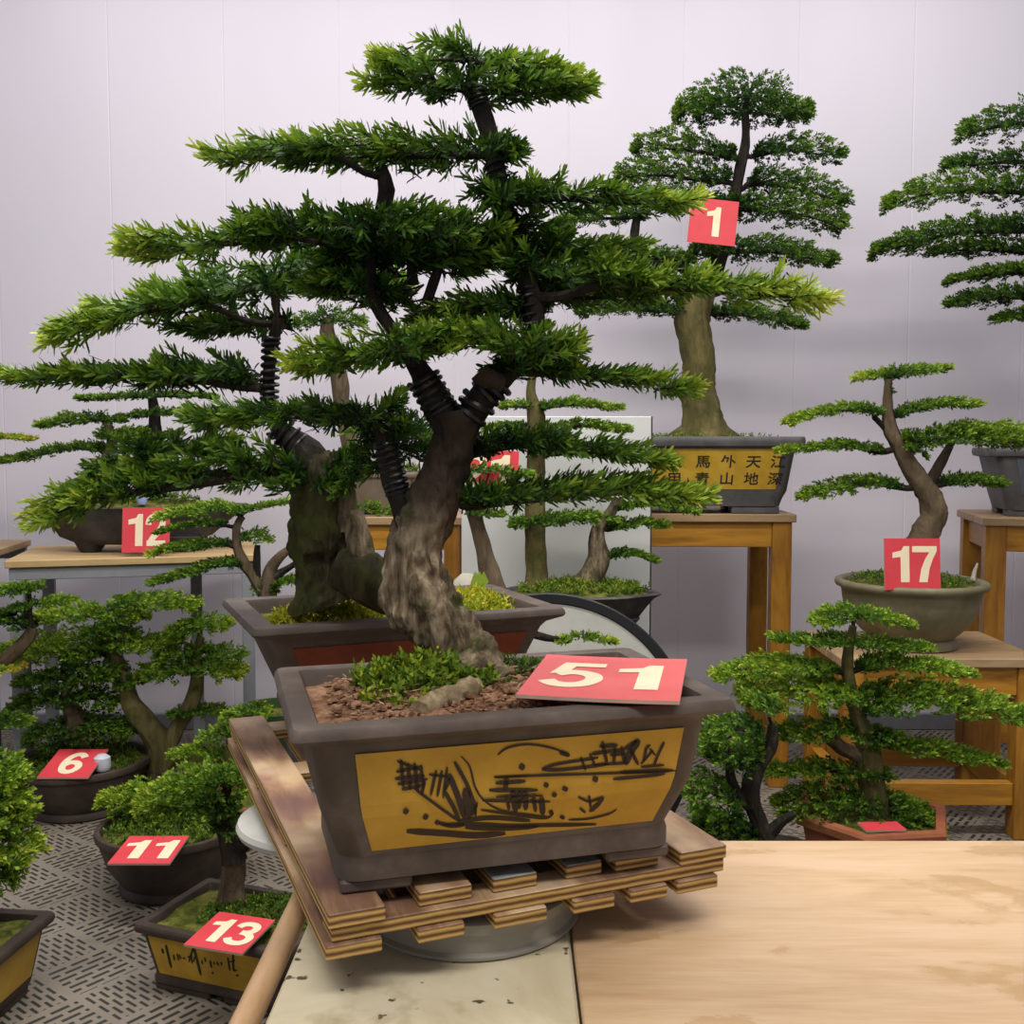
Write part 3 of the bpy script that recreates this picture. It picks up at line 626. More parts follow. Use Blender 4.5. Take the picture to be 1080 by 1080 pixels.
# brush painting, traced in its own panel plane
o0 = POT1.fp(0, .3, .0021); e1 = POT1.fp(1, .3, .0021)-o0; e2 = POT1.fp(0, .7, .0021)-o0; nn = np.cross(e1, e2); nn /= np.linalg.norm(nn)
ink = MB()
def pl(x, y): return POT1.on(hit(360+x/2.842, 640+y/2.842, o0, nn))
ST = [(5, '470,445 500,425 550,415 600,418 650,430 680,445'), (11, '655,436 685,446'), (7, '600,485 640,472 700,462 770,452'), (8, '600,487 650,487 720,480 800,470'), (6, '718,450 730,488'), (6, '745,440 760,478'),
(6, '455,508 600,503 750,498 900,492 1000,488'), (7, '810,513 900,505 965,497'), (9, '830,494 920,490 990,487'), (8, '750,442 800,434 845,430'), (8, '785,405 795,470'), (7, '822,420 815,470'), (10, '842,420 850,472'), (7, '760,472 860,466'),
(9, '775,420 830,416'), (8, '850,428 890,402'), (16, '848,470 870,432 895,400'), (8, '866,425 888,472'), (6, '905,462 915,425 928,415'), (5, '895,470 935,430'), (6, '935,472 950,440 970,406'), (6, '895,478 965,472'), (5, '925,425 940,445'), (7, '805,445 850,440'),
(8, '165,495 240,480'), (9, '160,515 250,505'), (9, '168,530 258,515'), (8, '180,545 250,532'), (8, '180,460 185,540'), (9, '200,470 205,545'), (9, '220,470 228,550'), (7, '240,475 245,545'), (7, '168,464 238,490'), (7, '215,540 290,595 350,640'),
(7, '285,490 265,562'), (7, '302,490 285,565'), (6, '318,480 302,570'), (6, '262,502 322,508'), (7, '250,520 238,560'), (9, '340,465 375,530 395,590 400,625'), (4.5, '360,450 385,480 400,540 430,580 490,610 620,628'), (14, '322,500 345,560 366,630'), (10, '308,550 335,600 352,640'), (8, '325,510 308,548'),
(20, '370,540 380,632'), (10, '402,580 390,622'), (6, '458,510 553,504'), (9, '460,526 550,520'), (10, '440,546 585,545'), (11, '495,505 488,545'), (15, '510,545 520,612'), (13, '545,545 550,606'), (10, '530,545 530,602'), (8, '418,575 622,580'), (6, '460,565 600,560'), (9, '570,560 580,612'), (14, '595,565 602,622'), (8, '490,560 500,606'),
(6, '415,605 500,618 600,632 630,622 628,606'), (9, '300,650 400,650 500,656 600,655 765,653'), (10, '290,645 330,655 370,650'), (11, '350,640 450,630 565,640'), (15, '195,671 300,678 400,686 492,680'), (12, '370,660 480,664 590,658'),
(6, '705,565 740,580 772,568'), (11, '780,565 765,590 742,612'), (6, '737,560 745,600'), (6, '712,600 730,616'), (5, '680,638 740,635 800,620 824,605'), (14, '184,604 198,612'), (14, '244,622 257,630'), (14, '534,474 548,484'), (11, '604,527 617,534'), (11, '658,538 674,544'), (11, '627,555 640,562'), (13, '750,510 765,516'), (9, '622,608 632,622'), (9, '655,626 668,634'), (11, '280,640 292,648')]
for w, s in ST: ribbon(ink, [tuple(map(float, a.split(','))) for a in s.split()], w*1.25+.5, pl)
part('painted_landscape', ink, M['ink'], POT1.o, smooth=False, label='dark brown brush drawing of huts, trees and a boat')

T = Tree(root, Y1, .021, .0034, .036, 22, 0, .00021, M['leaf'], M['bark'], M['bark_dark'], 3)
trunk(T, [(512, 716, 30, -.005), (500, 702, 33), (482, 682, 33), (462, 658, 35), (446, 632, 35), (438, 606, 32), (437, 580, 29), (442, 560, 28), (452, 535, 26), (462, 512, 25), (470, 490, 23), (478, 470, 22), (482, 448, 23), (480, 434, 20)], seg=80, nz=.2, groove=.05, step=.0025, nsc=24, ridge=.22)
for rp in ([(520, 706, 14, -.03), (535, 716, 8, -.045)], [(470, 700, 14, -.01), (448, 712, 7, -.02)], [(500, 706, 16, -.04), (497, 720, 7, -.06)]):
    trunk(T, [(490, 688, 20)]+rp, 'surface_root', seg=12, keep=False)
# limbs
trunk(T, [(434, 552, 17), (424, 530, 13), (415, 508, 12), (409, 485, 11), (406, 464, 10), (398, 447, 8), (380, 438, 6), (350, 432, 5)], 'limb', M['bark_dark'], 14)
trunk(T, [(480, 462, 17), (468, 438, 17), (457, 418, 16), (449, 402, 14), (436, 380, 10), (415, 350, 8), (398, 322, 7), (390, 290, 7), (393, 255, 7), (403, 222, 7.5), (408, 200, 8), (402, 176, 6)], 'limb', M['bark_dark'], 16)
trunk(T, [(486, 458, 17), (496, 438, 16), (510, 418, 15), (526, 402, 14), (545, 385, 11), (560, 362, 10), (565, 335, 10), (558, 302, 10), (546, 265, 10), (535, 232, 11), (527, 200, 11), (522, 170, 10), (516, 140, 9), (506, 112, 9), (497, 88, 7)], 'limb', M['bark_dark'], 16)
trunk(T, [(436, 300, 6), (432, 265, 5), (420, 236, 4)], 'limb', M['bark_dark'], 8, keep=False)
trunk(T, [(450, 320, 6), (462, 285, 5), (478, 255, 4)], 'limb', M['bark_dark'], 8, keep=False)
wire(T, [(466, 434), (446, 398)], 16.5, 6, .0032); wire(T, [(484, 448), (498, 434), (506, 422)], 17.5, 3, .0042); wire(T, [(511, 416), (528, 401)], 15.5, 3, .0042)
wire(T, [(420, 520), (407, 466)], 12, 9, .0026); wire(T, [(535, 232), (522, 170)], 11.5, 8, .0014); wire(T, [(506, 112), (500, 92)], 10, 5, .002)
wire(T, [(452, 330), (400, 240)], 10, 8, .0014); wire(T, [(560, 350), (556, 300)], 11, 6, .0018)
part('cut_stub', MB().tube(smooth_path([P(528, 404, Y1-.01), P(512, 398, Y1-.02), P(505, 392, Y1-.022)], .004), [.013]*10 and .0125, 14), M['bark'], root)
pd = lambda *a, **k: pad(T, *a, **k)
pd([(388, 88), (430, 84), (480, 90), (530, 92), (575, 92), (618, 92)], 42, .075, .36, (.12, .05)); pd([(405, 66), (450, 58), (500, 60), (550, 72), (600, 78)], 40, .06, .42, (.1, .1))
pd([(222, 166), (290, 158), (350, 158)], 38, .045, .42, (.15, 0), -.03, at=(408, 190)); pd([(300, 160), (380, 158), (450, 158), (510, 156), (545, 160)], 46, .075, .36)
pd([(520, 212), (570, 204), (630, 207), (690, 211), (728, 213)], 36, .05, .34, (0, .24), -.02)
pd([(128, 264), (180, 258), (240, 252), (300, 244)], 40, .05, .42, (.16, 0), -.03, at=(392, 260)); pd([(260, 240), (330, 238), (400, 236), (470, 240), (530, 246)], 52, .085, .32)
pd([(350, 268), (400, 256), (460, 262), (525, 272)], 38, .07, .2, yo=.02); pd([(330, 305), (375, 300), (425, 312)], 40, .06, .22, yo=.03)
pd([(500, 196), (535, 200), (568, 206)], 40, .04, .16); pd([(535, 236), (560, 240), (590, 246)], 34, .04, .18)
pd([(340, 285), (390, 268), (440, 272), (500, 278)], 50, .08, .26, yo=.04)
pd([(535, 275), (580, 286), (640, 288), (700, 294)], 50, .075, .33); pd([(640, 292), (720, 298), (790, 303), (840, 308), (868, 316)], 40, .05, .43, (0, .32), -.04, at=(560, 310)); pd([(560, 312), (620, 310), (690, 308)], 34, .06, .27, yo=.05)
pd([(540, 255), (585, 262), (640, 266), (680, 258)], 32, .06, .38, yo=.03)
pd([(312, 382), (370, 372), (430, 362), (480, 358)], 46, .07, .42, (.10, .05), -.06, at=(440, 385)); pd([(430, 362), (490, 352), (550, 358), (605, 368)], 48, .075, .42, (0, .05), -.03)
pd([(440, 332), (490, 322), (540, 322), (560, 328)], 40, .07, .3, yo=.04)
pd([(520, 388), (580, 388), (640, 396), (690, 402), (730, 408)], 32, .045, .27, (0, .2), at=(535, 395))
pd([(500, 470), (545, 463), (600, 467), (660, 477), (706, 486)], 30, .06, .25, (0, .16), .03, at=(470, 480)); pd([(490, 524), (540, 520), (590, 516), (640, 512), (700, 516), (745, 524)], 36, .06, .26, (0, .18), at=(465, 500))
pd([(205, 442), (260, 436), (320, 434), (380, 440), (430, 452)], 40, .06, .24, (.05, 0), .0)
pd([(395, 490), (430, 470), (470, 480)], 56, .05, .24, yo=.07, br=False)
pd([(360, 520), (395, 455), (420, 420)], 34, .04, .22, yo=.08, br=False)
# ground of the front pot
fr = POT1.fr; sz = POT1.soil_z
w = lambda x, y, z=0: fr.w((x, y, POT1.h*.93+z))
tuft(T, w(-.07, .035, .004), (.085, .06, .022), 260, .018, .013, .005, 8, .55, M['moss'], 'weeds', .7); tuft(T, w(-.10, -.01), (.06, .05, .004), 60, .012, .012, .005, 7, .6, M['moss'], 'weeds', .6)
tuft(T, w(.05, .07, .006), (.07, .03, .01), 120, .01, .009, .003, 8, .22, M['moss'], 'moss', .8)

part('root_stub', MB().tube(smooth_path([G(500, 726, .898), G(480, 733, .898), G(458, 742, .896), G(443, 749, .895)], .004), np.linspace(.0125, .0115, 40)[:len(smooth_path([G(500, 726, .898), G(480, 733, .898), G(458, 742, .896), G(443, 749, .895)], .004))], 16, .35, 75, 2, 0, 0, .25), M['root_pale'], root, label='pale cut root end on the soil')
rg = np.random.default_rng(5); cr = MB()
for k in range(900):
    x, y = rg.uniform(-.185, .185), rg.uniform(-.10, .10); p = w(x, y, .004+.008*(1-(x/.2)**2)*(1-(y/.11)**2)); s = rg.uniform(.0015, .0055); cr.lathe([(s*.3, -s*.6), (s, -s*.1), (s*.8, s*.4), (s*.2, s*.6)], p, 6, rg.uniform(.7, 1.3), rg.uniform(.6, 1), rg.uniform(0, 6), True, .4, k)
o = part('soil_crumbs', cr, M['soil'], root); o['kind'] = 'stuff'

lt = MB()
for k in range(150):
    x, y, a = rg.uniform(-.18, .18), rg.uniform(-.095, .095), rg.uniform(0, 6.28); l, b = rg.uniform(.008, .02), rg.uniform(.002, .004)
    q = w(x, y, .012+.009*(1-(x/.2)**2)*(1-(y/.11)**2)); e = np.array([math.cos(a), math.sin(a), rg.uniform(-.2, .2)]); f_ = np.array([-math.sin(a), math.cos(a), .1])
    lt.add([q-e*l/2, q+f_*b/2, q+e*l/2, q-f_*b/2], [(0, 1, 2, 3)])
o = part('dry_leaves', lt, M['litter'], root, smooth=False); o['kind'] = 'stuff'
card('51', 'large faded red card numbered 51 lying across the front pot rim', (.108, 1.15, .9085), .172, .19, (R(1.5), R(-.5), R(-12)), 'card_pink', .58, .108, .004, spread=.072, warp=.001)

# ================================================================ second bonsai, red panelled pot
Y2 = 1.62
root = thing('potted_bonsai', 'mossy-trunked bonsai in the brown pot with red panels behind the front pot', 'bonsai', (-.205, 1.79, PZ), 'bonsai on show')
POT2 = RectPot(root, (-.213, 1.764, PZ), R(23.3), .522, .346, .19,
    [(.07, .68, .66), (.14, .68, .66), (.18, .665, .64), (.55, .78, .76), (.83, .865, .85), (.88, .90, .88), (.93, .99, .985), (.95, 1, 1), (1, 1, 1)], .036, .014, M['clay'], M['soil_moss'], .86, feet=(.07, .06))
POT2.panel(-.88, .88, .30, .80, M['red_glaze'])
T = Tree(root, Y2, .027, .0046, .046, 22, 0, .00036, M['leaf'], M['bark_mossy'], M['bark_dark'], 8)
trunk(T, [(362, 632, 48, .03), (355, 612, 44, .03), (345, 585, 36, .02), (338, 555, 32), (335, 525, 29), (332, 500, 25), (326, 482, 19)], seg=64, nz=.26, groove=.08, nsc=14, step=.004, ridge=.2)
trunk(T, [(330, 492, 20), (322, 478, 17), (305, 462, 13), (290, 445, 9), (284, 420, 7), (284, 390, 6.5), (288, 360, 6.5), (294, 335, 6)], 'limb', M['bark_dark'], 14)
trunk(T, [(360, 600, 26, -.01), (385, 608, 26, -.02), (402, 622, 24, -.02), (420, 640, 14, -.03)], 'surface_root', seg=16, nz=.25, keep=False, nsc=14)
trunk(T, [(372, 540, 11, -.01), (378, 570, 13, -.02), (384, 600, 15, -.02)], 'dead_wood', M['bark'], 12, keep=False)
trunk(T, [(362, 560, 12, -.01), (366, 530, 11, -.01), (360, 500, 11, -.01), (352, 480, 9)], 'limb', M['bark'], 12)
wire(T, [(320, 476), (292, 448)], 14, 5, .003); wire(T, [(284, 425), (286, 355)], 8.5, 11, .003)
pd = lambda *a, **k: pad(T, *a, **k)
pd([(55, 354), (100, 336), (150, 322), (210, 310)], 46, .06, .42, (.2, 0), -.04, at=(290, 340)); pd([(170, 312), (240, 300), (300, 292), (360, 292), (420, 300)], 58, .10, .33)
pd([(190, 345), (240, 340), (300, 338)], 34, .07, .26, yo=.05)
pd([(-6, 398), (50, 396), (120, 392), (180, 390)], 30, .045, .38, (.12, 0), -.02, at=(284, 415)); pd([(160, 392), (215, 385), (268, 398)], 40, .06, .26)
pd([(36, 544), (66, 528), (110, 514), (160, 508)], 48, .06, .44, (.26, 0), -.06, at=(320, 480)); pd([(130, 500), (200, 490), (260, 488), (320, 492), (375, 486)], 56, .09, .32)
pd([(90, 505), (140, 478), (200, 470), (240, 468)], 34, .06, .3, yo=.03, br=False)
pd([(60, 395), (200, 402), (262, 404)], 22, .04, .24, yo=.04, br=False)
pd([(380, 455), (440, 448), (480, 500)], 30, .05, .22, yo=.03, br=False)
f2 = POT2.fr; w = lambda x, y, z=0: f2.w((x, y, POT2.h*.86+z))
tuft(T, w(-.115, -.035, .0), (.10, .085, .025), 420, .018, .013, .004, 9, 1.05, M['moss'], 'moss', .5); tuft(T, w(.16, .02, .0), (.075, .10, .025), 300, .018, .013, .004, 9, .98, M['moss'], 'moss', .5)
tuft(T, w(.02, -.09, .0), (.05, .04, .01), 60, .012, .014, .006, 6, .36, M['moss'], 'weeds', .5)
gp = G(503, 630, .89); mb = MB()
for k in range(3): mb.add([gp+np.array([a, -.002*k, b]) for a, b in ((0, 0), (-.012+.008*k, .028), (-.003+.008*k, .05), (.010+.006*k, .03))], [(0, 1, 2, 3)])
part('seedling', mb, M['seedling'], root, label='pale green seedling leaves')

# ================================================================ wooden tables
def W(x, Y, z=0): p = P(x, 480, Y); return (p[0], Y, z)
stand('wooden_table', 'tall varnished wooden table under the ochre pot with written panel', (.545, 3.72), R(-3), .86, .50, .945, 'table', .066, group='varnished wooden stands')
stand('wooden_table', 'tall varnished wooden table at the right edge under the charcoal pot', (2.05, 3.57), R(-14), .84, .50, .935, 'table', .066, low=.2, group='varnished wooden stands')
stand('wooden_stool', 'low varnished wooden stool under the round olive pot numbered 17', (1.275, 3.21), R(-1), .60, .46, .55, 'stool', .062, low=.135, group='varnished wooden stands')
stand('wooden_table', 'small varnished wooden table seen behind the front trunk under the tan pot', (-.385, 3.66), 0, .43, .40, .935, 'table', .05, group='varnished wooden stands')
# ================================================================ bonsai further back
def BT(root, Y, seed, bark='bark_tan', ll=.0165, lw=.0066, area=.00024, n=10, sl=.027, leaf='leaf_far'):
    return Tree(root, Y, ll, lw, sl, n, 1, area, M[leaf], M[bark], M['bark_dark'], seed)
def bons(label, c): return thing('potted_bonsai', label, 'bonsai', c, 'bonsai on show')

# --- number 1
Y = 3.62; c = (.575, Y, .945)
root = bons('tall bonsai with a thick straight trunk in the ochre pot written with characters', c)
p = RectPot(root, c, R(-3), .84, .36, .262, [(.10, .82, .74), (.2, .84, .77), (.3, .87, .82), (.84, .925, .90), (.86, .93, .92), (.88, .985, .98), (.93, 1, 1), (1, 1, 1)], .035, .03, M['clay_grey'], M['soil_moss'], .95, feet=(.16, .08))
p.panel(-.88, .88, .32, .84, M['ochre_old'])
def characters(pot, cols, size, z0, dz):
    for k, (u, s) in enumerate(cols):
        for j, ch in enumerate(s):
            cu = bpy.data.curves.new('tmp', 'FONT'); cu.body = ch; cu.size = 1; cu.offset = .012; ob = bpy.data.objects.new('tmp', cu); C.objects.link(ob)
            dg = bpy.context.evaluated_depsgraph_get(); dg.update(); me = bpy.data.meshes.new_from_object(ob.evaluated_get(dg))
            a, b = pot.at(.6); mb = MB()
            mb.add([pot.fp(u+(v.co.x-.47)*size*1.0/a, z0-j*dz+(v.co.y-.37)*size/pot.h*.86, .003) for v in me.vertices], [tuple(f.vertices) for f in me.polygons])
            bpy.data.objects.remove(ob); bpy.data.curves.remove(cu); bpy.data.meshes.remove(me)
            part('painted_character', mb, M['ink_black'], pot.o, smooth=False)
characters(p, [(-.05, '玉甲'), (.20, '馬青'), (.42, '外山'), (.64, '天地'), (.92*.93, '江深')], .052, .68, .22)
T = BT(root, Y, 11, 'bark_green')
trunk(T, [(744, 475, 34), (743, 462, 28), (740, 440, 21), (738, 410, 17.5), (737, 380, 17), (733, 355, 17), (730, 335, 18), (742, 305, 13), (752, 285, 11)], seg=28, nz=.14, groove=.06, ridge=.12)
trunk(T, [(748, 295, 11.5), (757, 275, 9), (768, 245, 7), (774, 215, 6), (780, 180, 5.5), (786, 150, 5), (786, 118, 4)], 'limb', M['bark_dark'], 12); T.db = -.10
for rp in ([(705, 468, 8), (692, 476, 4)], [(775, 466, 9), (792, 474, 4)], [(748, 472, 10, -.08), (752, 480, 5, -.12)]): trunk(T, [(740, 452, 16)]+rp, 'surface_root', seg=10, keep=False)
trunk(T, [(733, 330, 9), (700, 285, 7), (668, 276, 6), (668, 255, 5), (672, 225, 4)], 'limb', M['bark_dark'], 10)
trunk(T, [(742, 310, 7), (725, 285, 6), (700, 275, 5)], 'limb', M['bark_dark'], 10)
pd = lambda *a, **k: pad(T, *a, **k)
pd([(712, 116), (745, 100), (785, 94), (820, 102), (854, 118)], 44, .17, .37, dens=1.2); pd([(735, 116), (785, 112), (835, 116)], 36, .14, .3)
pd([(668, 152), (700, 150), (740, 154), (775, 160)], 34, .14, .34); pd([(796, 158), (830, 152), (860, 156), (888, 162)], 32, .13, .30)
pd([(650, 182), (690, 178), (730, 182), (770, 186)], 34, .14, .34); pd([(792, 186), (830, 190), (865, 200), (894, 208)], 32, .13, .31)
pd([(652, 200), (690, 206), (740, 212), (778, 208)], 26, .13, .30); pd([(776, 214), (820, 216), (860, 224), (890, 236)], 34, .14, .38)
pd([(580, 236), (620, 228), (660, 226), (682, 224)], 22, .10, .34); pd([(594, 258), (630, 258), (676, 264)], 22, .10, .32)
pd([(676, 272), (700, 268), (730, 274)], 22, .10, .30); pd([(728, 262), (780, 260), (830, 262), (880, 274)], 28, .13, .36)
pd([(610, 326), (660, 322), (722, 326)], 22, .11, .34); pd([(752, 326), (800, 330), (848, 342)], 22, .11, .34)
tuft(T, (p.fr.c[0], p.fr.c[1], p.soil_z), (.36, .14), 260, .02, .016, .005, 7, .5, M['moss'])
card('1', 'red card numbered 1 hung in the foliage of the tall bonsai on the ochre pot', tuple(P(752, 234, Y-.17)), .158, .148, (R(86), R(6), 0), dh=.66)

# --- right hand bonsai, trunk outside the picture
c = (1.98, 3.56, .935)
root = bons('bonsai cut off by the right edge in the charcoal pot on the tall stand', c)
RectPot(root, c, R(-14), .66, .36, .235, [(.09, .80, .76), (.2, .82, .79), (.3, .84, .82), (.86, .93, .92), (.88, .99, .98), (.93, 1, 1), (1, 1, 1)], .03, .03, M['clay_grey'], M['soil_moss'], .94, feet=(.12, .08)).panel(-.8, .8, .32, .84, mplain('blue_grey_glaze', (.085, .095, .115), .4))
T = BT(root, 3.55, 12, 'bark_tan'); T.db = -.08
trunk(T, [(1150, 478, 30), (1140, 420, 24), (1120, 360, 22), (1104, 310, 18), (1098, 260, 14), (1105, 200, 11), (1100, 150, 8), (1098, 120, 5)], seg=16)
pd = lambda *a, **k: pad(T, *a, **k)
pd([(1014, 136), (1050, 126), (1085, 122), (1150, 130)], 38, .15, .28); pd([(996, 172), (1040, 168), (1090, 166), (1160, 176)], 26, .13, .22)
pd([(934, 214), (970, 200), (1010, 196), (1060, 196), (1100, 198)], 34, .15, .38); pd([(922, 262), (960, 252), (1000, 242), (1050, 238), (1100, 238)], 30, .14, .26)
pd([(980, 264), (1030, 260), (1090, 262)], 20, .12, .26); pd([(1002, 294), (1040, 286), (1100, 284)], 20, .12, .34); pd([(1002, 318), (1040, 310), (1100, 310)], 24, .12, .22); pd([(1050, 336), (1080, 330), (1130, 330)], 20, .11, .34)
pd([(1100, 150), (1150, 170), (1200, 210)], 30, .13, .3); pd([(1110, 260), (1160, 262), (1220, 270)], 30, .13, .3)

# --- number 17
Y = 3.19; c = (1.25, Y, .55)
root = bons('slender bonsai with a bent trunk in the round olive pot', c)
round_pot(root, c, [(.135, 0), (.142, .004), (.140, .022), (.128, .032), (.15, .05), (.185, .09), (.203, .14), (.208, .175), (.214, .182), (.226, .188), (.229, .198), (.226, .206), (.218, .209), (.207, .207), (.200, .198), (.196, .15)], M['clay_olive'], M['soil_moss'], .19, .199)
T = BT(root, Y, 13, 'bark_tan')
trunk(T, [(966, 606, 20), (967, 585, 17), (974, 565, 15.5), (984, 545, 14), (982, 528, 13), (972, 510, 11.5), (958, 490, 9.5), (948, 470, 8), (940, 455, 7), (937, 440, 6), (936, 420, 5), (937, 400, 4)], seg=24, nz=.18, ridge=.2)
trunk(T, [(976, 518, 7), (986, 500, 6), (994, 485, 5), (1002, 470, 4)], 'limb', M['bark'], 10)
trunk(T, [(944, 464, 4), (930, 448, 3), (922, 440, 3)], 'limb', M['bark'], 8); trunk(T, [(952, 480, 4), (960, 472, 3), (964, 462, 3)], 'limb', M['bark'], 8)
pd = lambda *a, **k: pad(T, *a, **k)
pd([(904, 398), (925, 393), (960, 391), (996, 388)], 18, .10, .40, (.35, 0)); pd([(936, 405), (940, 412)], 22, .02, .2)
pd([(830, 444), (860, 434), (895, 430), (928, 434)], 18, .09, .40, (.15, 0)); pd([(945, 436), (975, 426), (1005, 424), (1032, 426)], 18, .09, .38, (0, .12))
pd([(822, 474), (860, 470), (895, 468), (928, 474)], 17, .09, .34, (.1, 0)); pd([(950, 464), (990, 458), (1030, 456), (1085, 464)], 30, .13, .42); pd([(1010, 452), (1050, 452), (1090, 458)], 26, .12, .48)
pd([(845, 522), (880, 512), (915, 506), (946, 510)], 22, .10, .32, (.08, 0)); pd([(994, 508), (1025, 504), (1058, 510)], 20, .09, .28)
pd([(955, 478), (968, 474), (975, 480)], 16, .05, .24)
tuft(T, (c[0], c[1], .75), (.18, .18, .012), 240, .016, .014, .005, 7, .38, M['moss'])
part('dry_stub', MB().tube([P(1026, 612, Y), P(1028, 602, Y), P(1031, 594, Y)], [.008, .006, .003], 8), M['stone'], root)
card('17', 'red card numbered 17 standing in the round olive pot', tuple(P(962, 595, 3.01)), .165, .152, (R(84), 0, 0), dh=.70, dw=.108, spread=.068)

# --- terracotta pot bonsai and its dark-trunked neighbour
Y = 2.5; c = (.895, Y, 0)
root = bons('layered bonsai in the six-sided terracotta pot behind the work table', c)
round_pot(root, c, [(.14, 0), (.15, .01), (.155, .05), (.17, .2), (.178, .24), (.195, .243), (.2, .262), (.196, .27), (.172, .27), (.165, .24)], M['terracotta'], M['soil_moss'], .245, .165, seg=6, rz=R(8), smooth=False)
T = BT(root, Y, 14, 'bark_green'); T.db = .03
trunk(T, [(922, 858, 17), (920, 838, 15), (918, 815, 13), (914, 790, 12), (908, 765, 9), (900, 740, 8), (896, 720, 7), (894, 700, 6), (896, 680, 5), (900, 660, 4)], seg=16)
trunk(T, [(916, 800, 9), (890, 790, 8), (872, 775, 7)], 'limb', M['bark_tan'], 10)
pd = lambda *a, **k: pad(T, *a, **k)
pd([(862, 654), (890, 646), (925, 648), (956, 656)], 24, .10, .44); pd([(814, 672), (850, 674), (890, 674), (930, 678), (980, 682)], 16, .10, .34)
pd([(754, 712), (790, 702), (830, 698), (880, 704)], 22, .11, .44); pd([(782, 732), (820, 722), (860, 722), (900, 730)], 40, .15, .50)
pd([(908, 702), (940, 696), (985, 700), (1022, 708)], 22, .11, .36); pd([(908, 742), (950, 730), (1000, 734), (1050, 742), (1085, 754)], 38, .15, .38)
pd([(908, 784), (950, 782), (1000, 790), (1054, 802)], 24, .12, .34); pd([(818, 772), (860, 768), (900, 768), (940, 774)], 26, .12, .32)
pd([(794, 814), (840, 810), (890, 810), (938, 816)], 22, .11, .34); pd([(820, 850), (860, 840), (910, 838), (950, 848), (984, 862)], 40, .15, .34)
pd([(945, 850), (970, 856), (990, 870)], 26, .08, .50)
card('', 'corner of a red card lying in the six-sided terracotta pot', tuple(G(930, 872, .277)), .10, .045, (R(3), R(2), R(8)))
Y = 2.3; c = (.57, Y, 0)
root = bons('dark-trunked bushy bonsai low behind the right end of the front pot', c)
round_pot(root, c, [(.13, 0), (.15, .02), (.19, .15), (.2, .19), (.215, .195), (.215, .21), (.2, .215), (.19, .19)], M['clay_dark'], M['soil_moss'], .19, .19)
T = BT(root, Y, 15, 'bark_dark'); T.db = -.06
trunk(T, [(812, 920, 15), (808, 890, 13), (800, 865, 11), (792, 840, 10), (796, 815, 8), (812, 790, 7), (815, 765, 5)], seg=14, nz=.3)
trunk(T, [(798, 855, 8), (780, 840, 6), (770, 815, 5), (772, 790, 4)], 'limb', M['bark_dark'], 10); trunk(T, [(806, 885, 8), (822, 868, 6), (838, 858, 4)], 'limb', M['bark_dark'], 10)
pd = lambda *a, **k: pad(T, *a, **k)
pd([(742, 782), (770, 768), (800, 770)], 44, .13, .30); pd([(745, 795), (775, 798), (800, 790)], 30, .12, .26); pd([(726, 838), (750, 830), (778, 846)], 44, .12, .28); pd([(728, 880), (760, 874), (802, 884)], 36, .13, .22); pd([(735, 858), (760, 862), (785, 866)], 28, .1, .24)
pd([(790, 735), (800, 742), (820, 738)], 26, .09, .36)

# --- number 12 forest on a slab
TZ = .80
r = thing('metal_framed_table', 'steel framed table with pale plank top under the slab planting', 'table', (-1.4, 3.6, 0))
fr = Frame((-1.66, 3.33, 0), R(15))
for k in range(3): part('plank', MB().box(fr.w((.40, .09+.18*k, TZ-.0125)), (.80, .177, .025), R(15), bev=.003), M['plank_pale'], r, smooth=False)
for y in (.03, .50): part('rail', MB().box(fr.w((.40, y, TZ-.047)), (.78, .03, .04), R(15), bev=.002), M['steel'], r, smooth=False)
for x, y in ((.03, .03), (.77, .03), (.05, .50), (.58, .50)): part('leg', MB().box(fr.w((x, y, (TZ-.067)/2)), (.042, .042, TZ-.067), R(15), bev=.002), M['steel'], r, smooth=False)
r = thing('metal_framed_table', 'second steel table with brown plank top cut off by the left edge', 'table', (-2.2, 3.5, 0))
fr = Frame((-1.74, 3.42, 0), R(10))
part('plank', MB().box(fr.w((-.4, .22, TZ+.012)), (.80, .44, .025), R(10), bev=.003), M['varnish_dull'], r, smooth=False)
for y in (.03, .41): part('rail', MB().box(fr.w((-.40, y, TZ-.022)), (.78, .03, .04), R(10)), M['steel'], r, smooth=False)
for x, y in ((-.03, .03), (-.03, .41), (-.77, .03), (-.77, .41)): part('leg', MB().box(fr.w((x, y, (TZ-.042)/2)), (.042, .042, TZ-.042), R(10)), M['steel_dark'], r, smooth=False)
def slab(root, c, w, d, h, rz, mat, seed, soil='soil_moss', feet=True):
    prof = [(.22, .028), (.27, .03), (.35, .055), (.455, h-.018), (.5, h-.004), (.49, h), (.45, h), (.44, h-.01)]
    o = part('slab_pot', MB().lathe(prof, c, 56, w, d, rz, True, .16, seed), mat, root, angle=55)
    if feet:
        for k in range(4):
            a = rz+math.radians((25, 155, 205, 335)[k]); part('pot_foot', MB().lathe([(.03, .0), (.036, .004), (.05, .03), (.07, .055)], (c[0]+.24*w*math.cos(a), c[1]+.24*d*math.sin(a), c[2]), 12, 1, 1, 0, True, .2, k), mat, o)
    rg = [(.43*(k/6.), h-.006+.03*(1-(k/6.)**2)) for k in range(6, -1, -1)]; rg[-1] = (.002, rg[-1][1])
    mb = MB().lathe(rg, c, 40, w, d, rz, False, .16, seed); mb.f.append(tuple(6*40+k for k in range(40)))
    mb.v = [(x, y, z+.01*mnoise.noise(Vector((x*20, y*20, 0)))) for x, y, z in mb.v]; part('soil', mb, M[soil], root)
Y = 3.66; c = (-1.345, Y, TZ)
root = bons('group of two slim bonsai on the dark rock slab on the steel table', c)
slab(root, c, .76, .30, .165, R(8), M['slate'], 3)
T = BT(root, Y, 16, 'bark_tan')
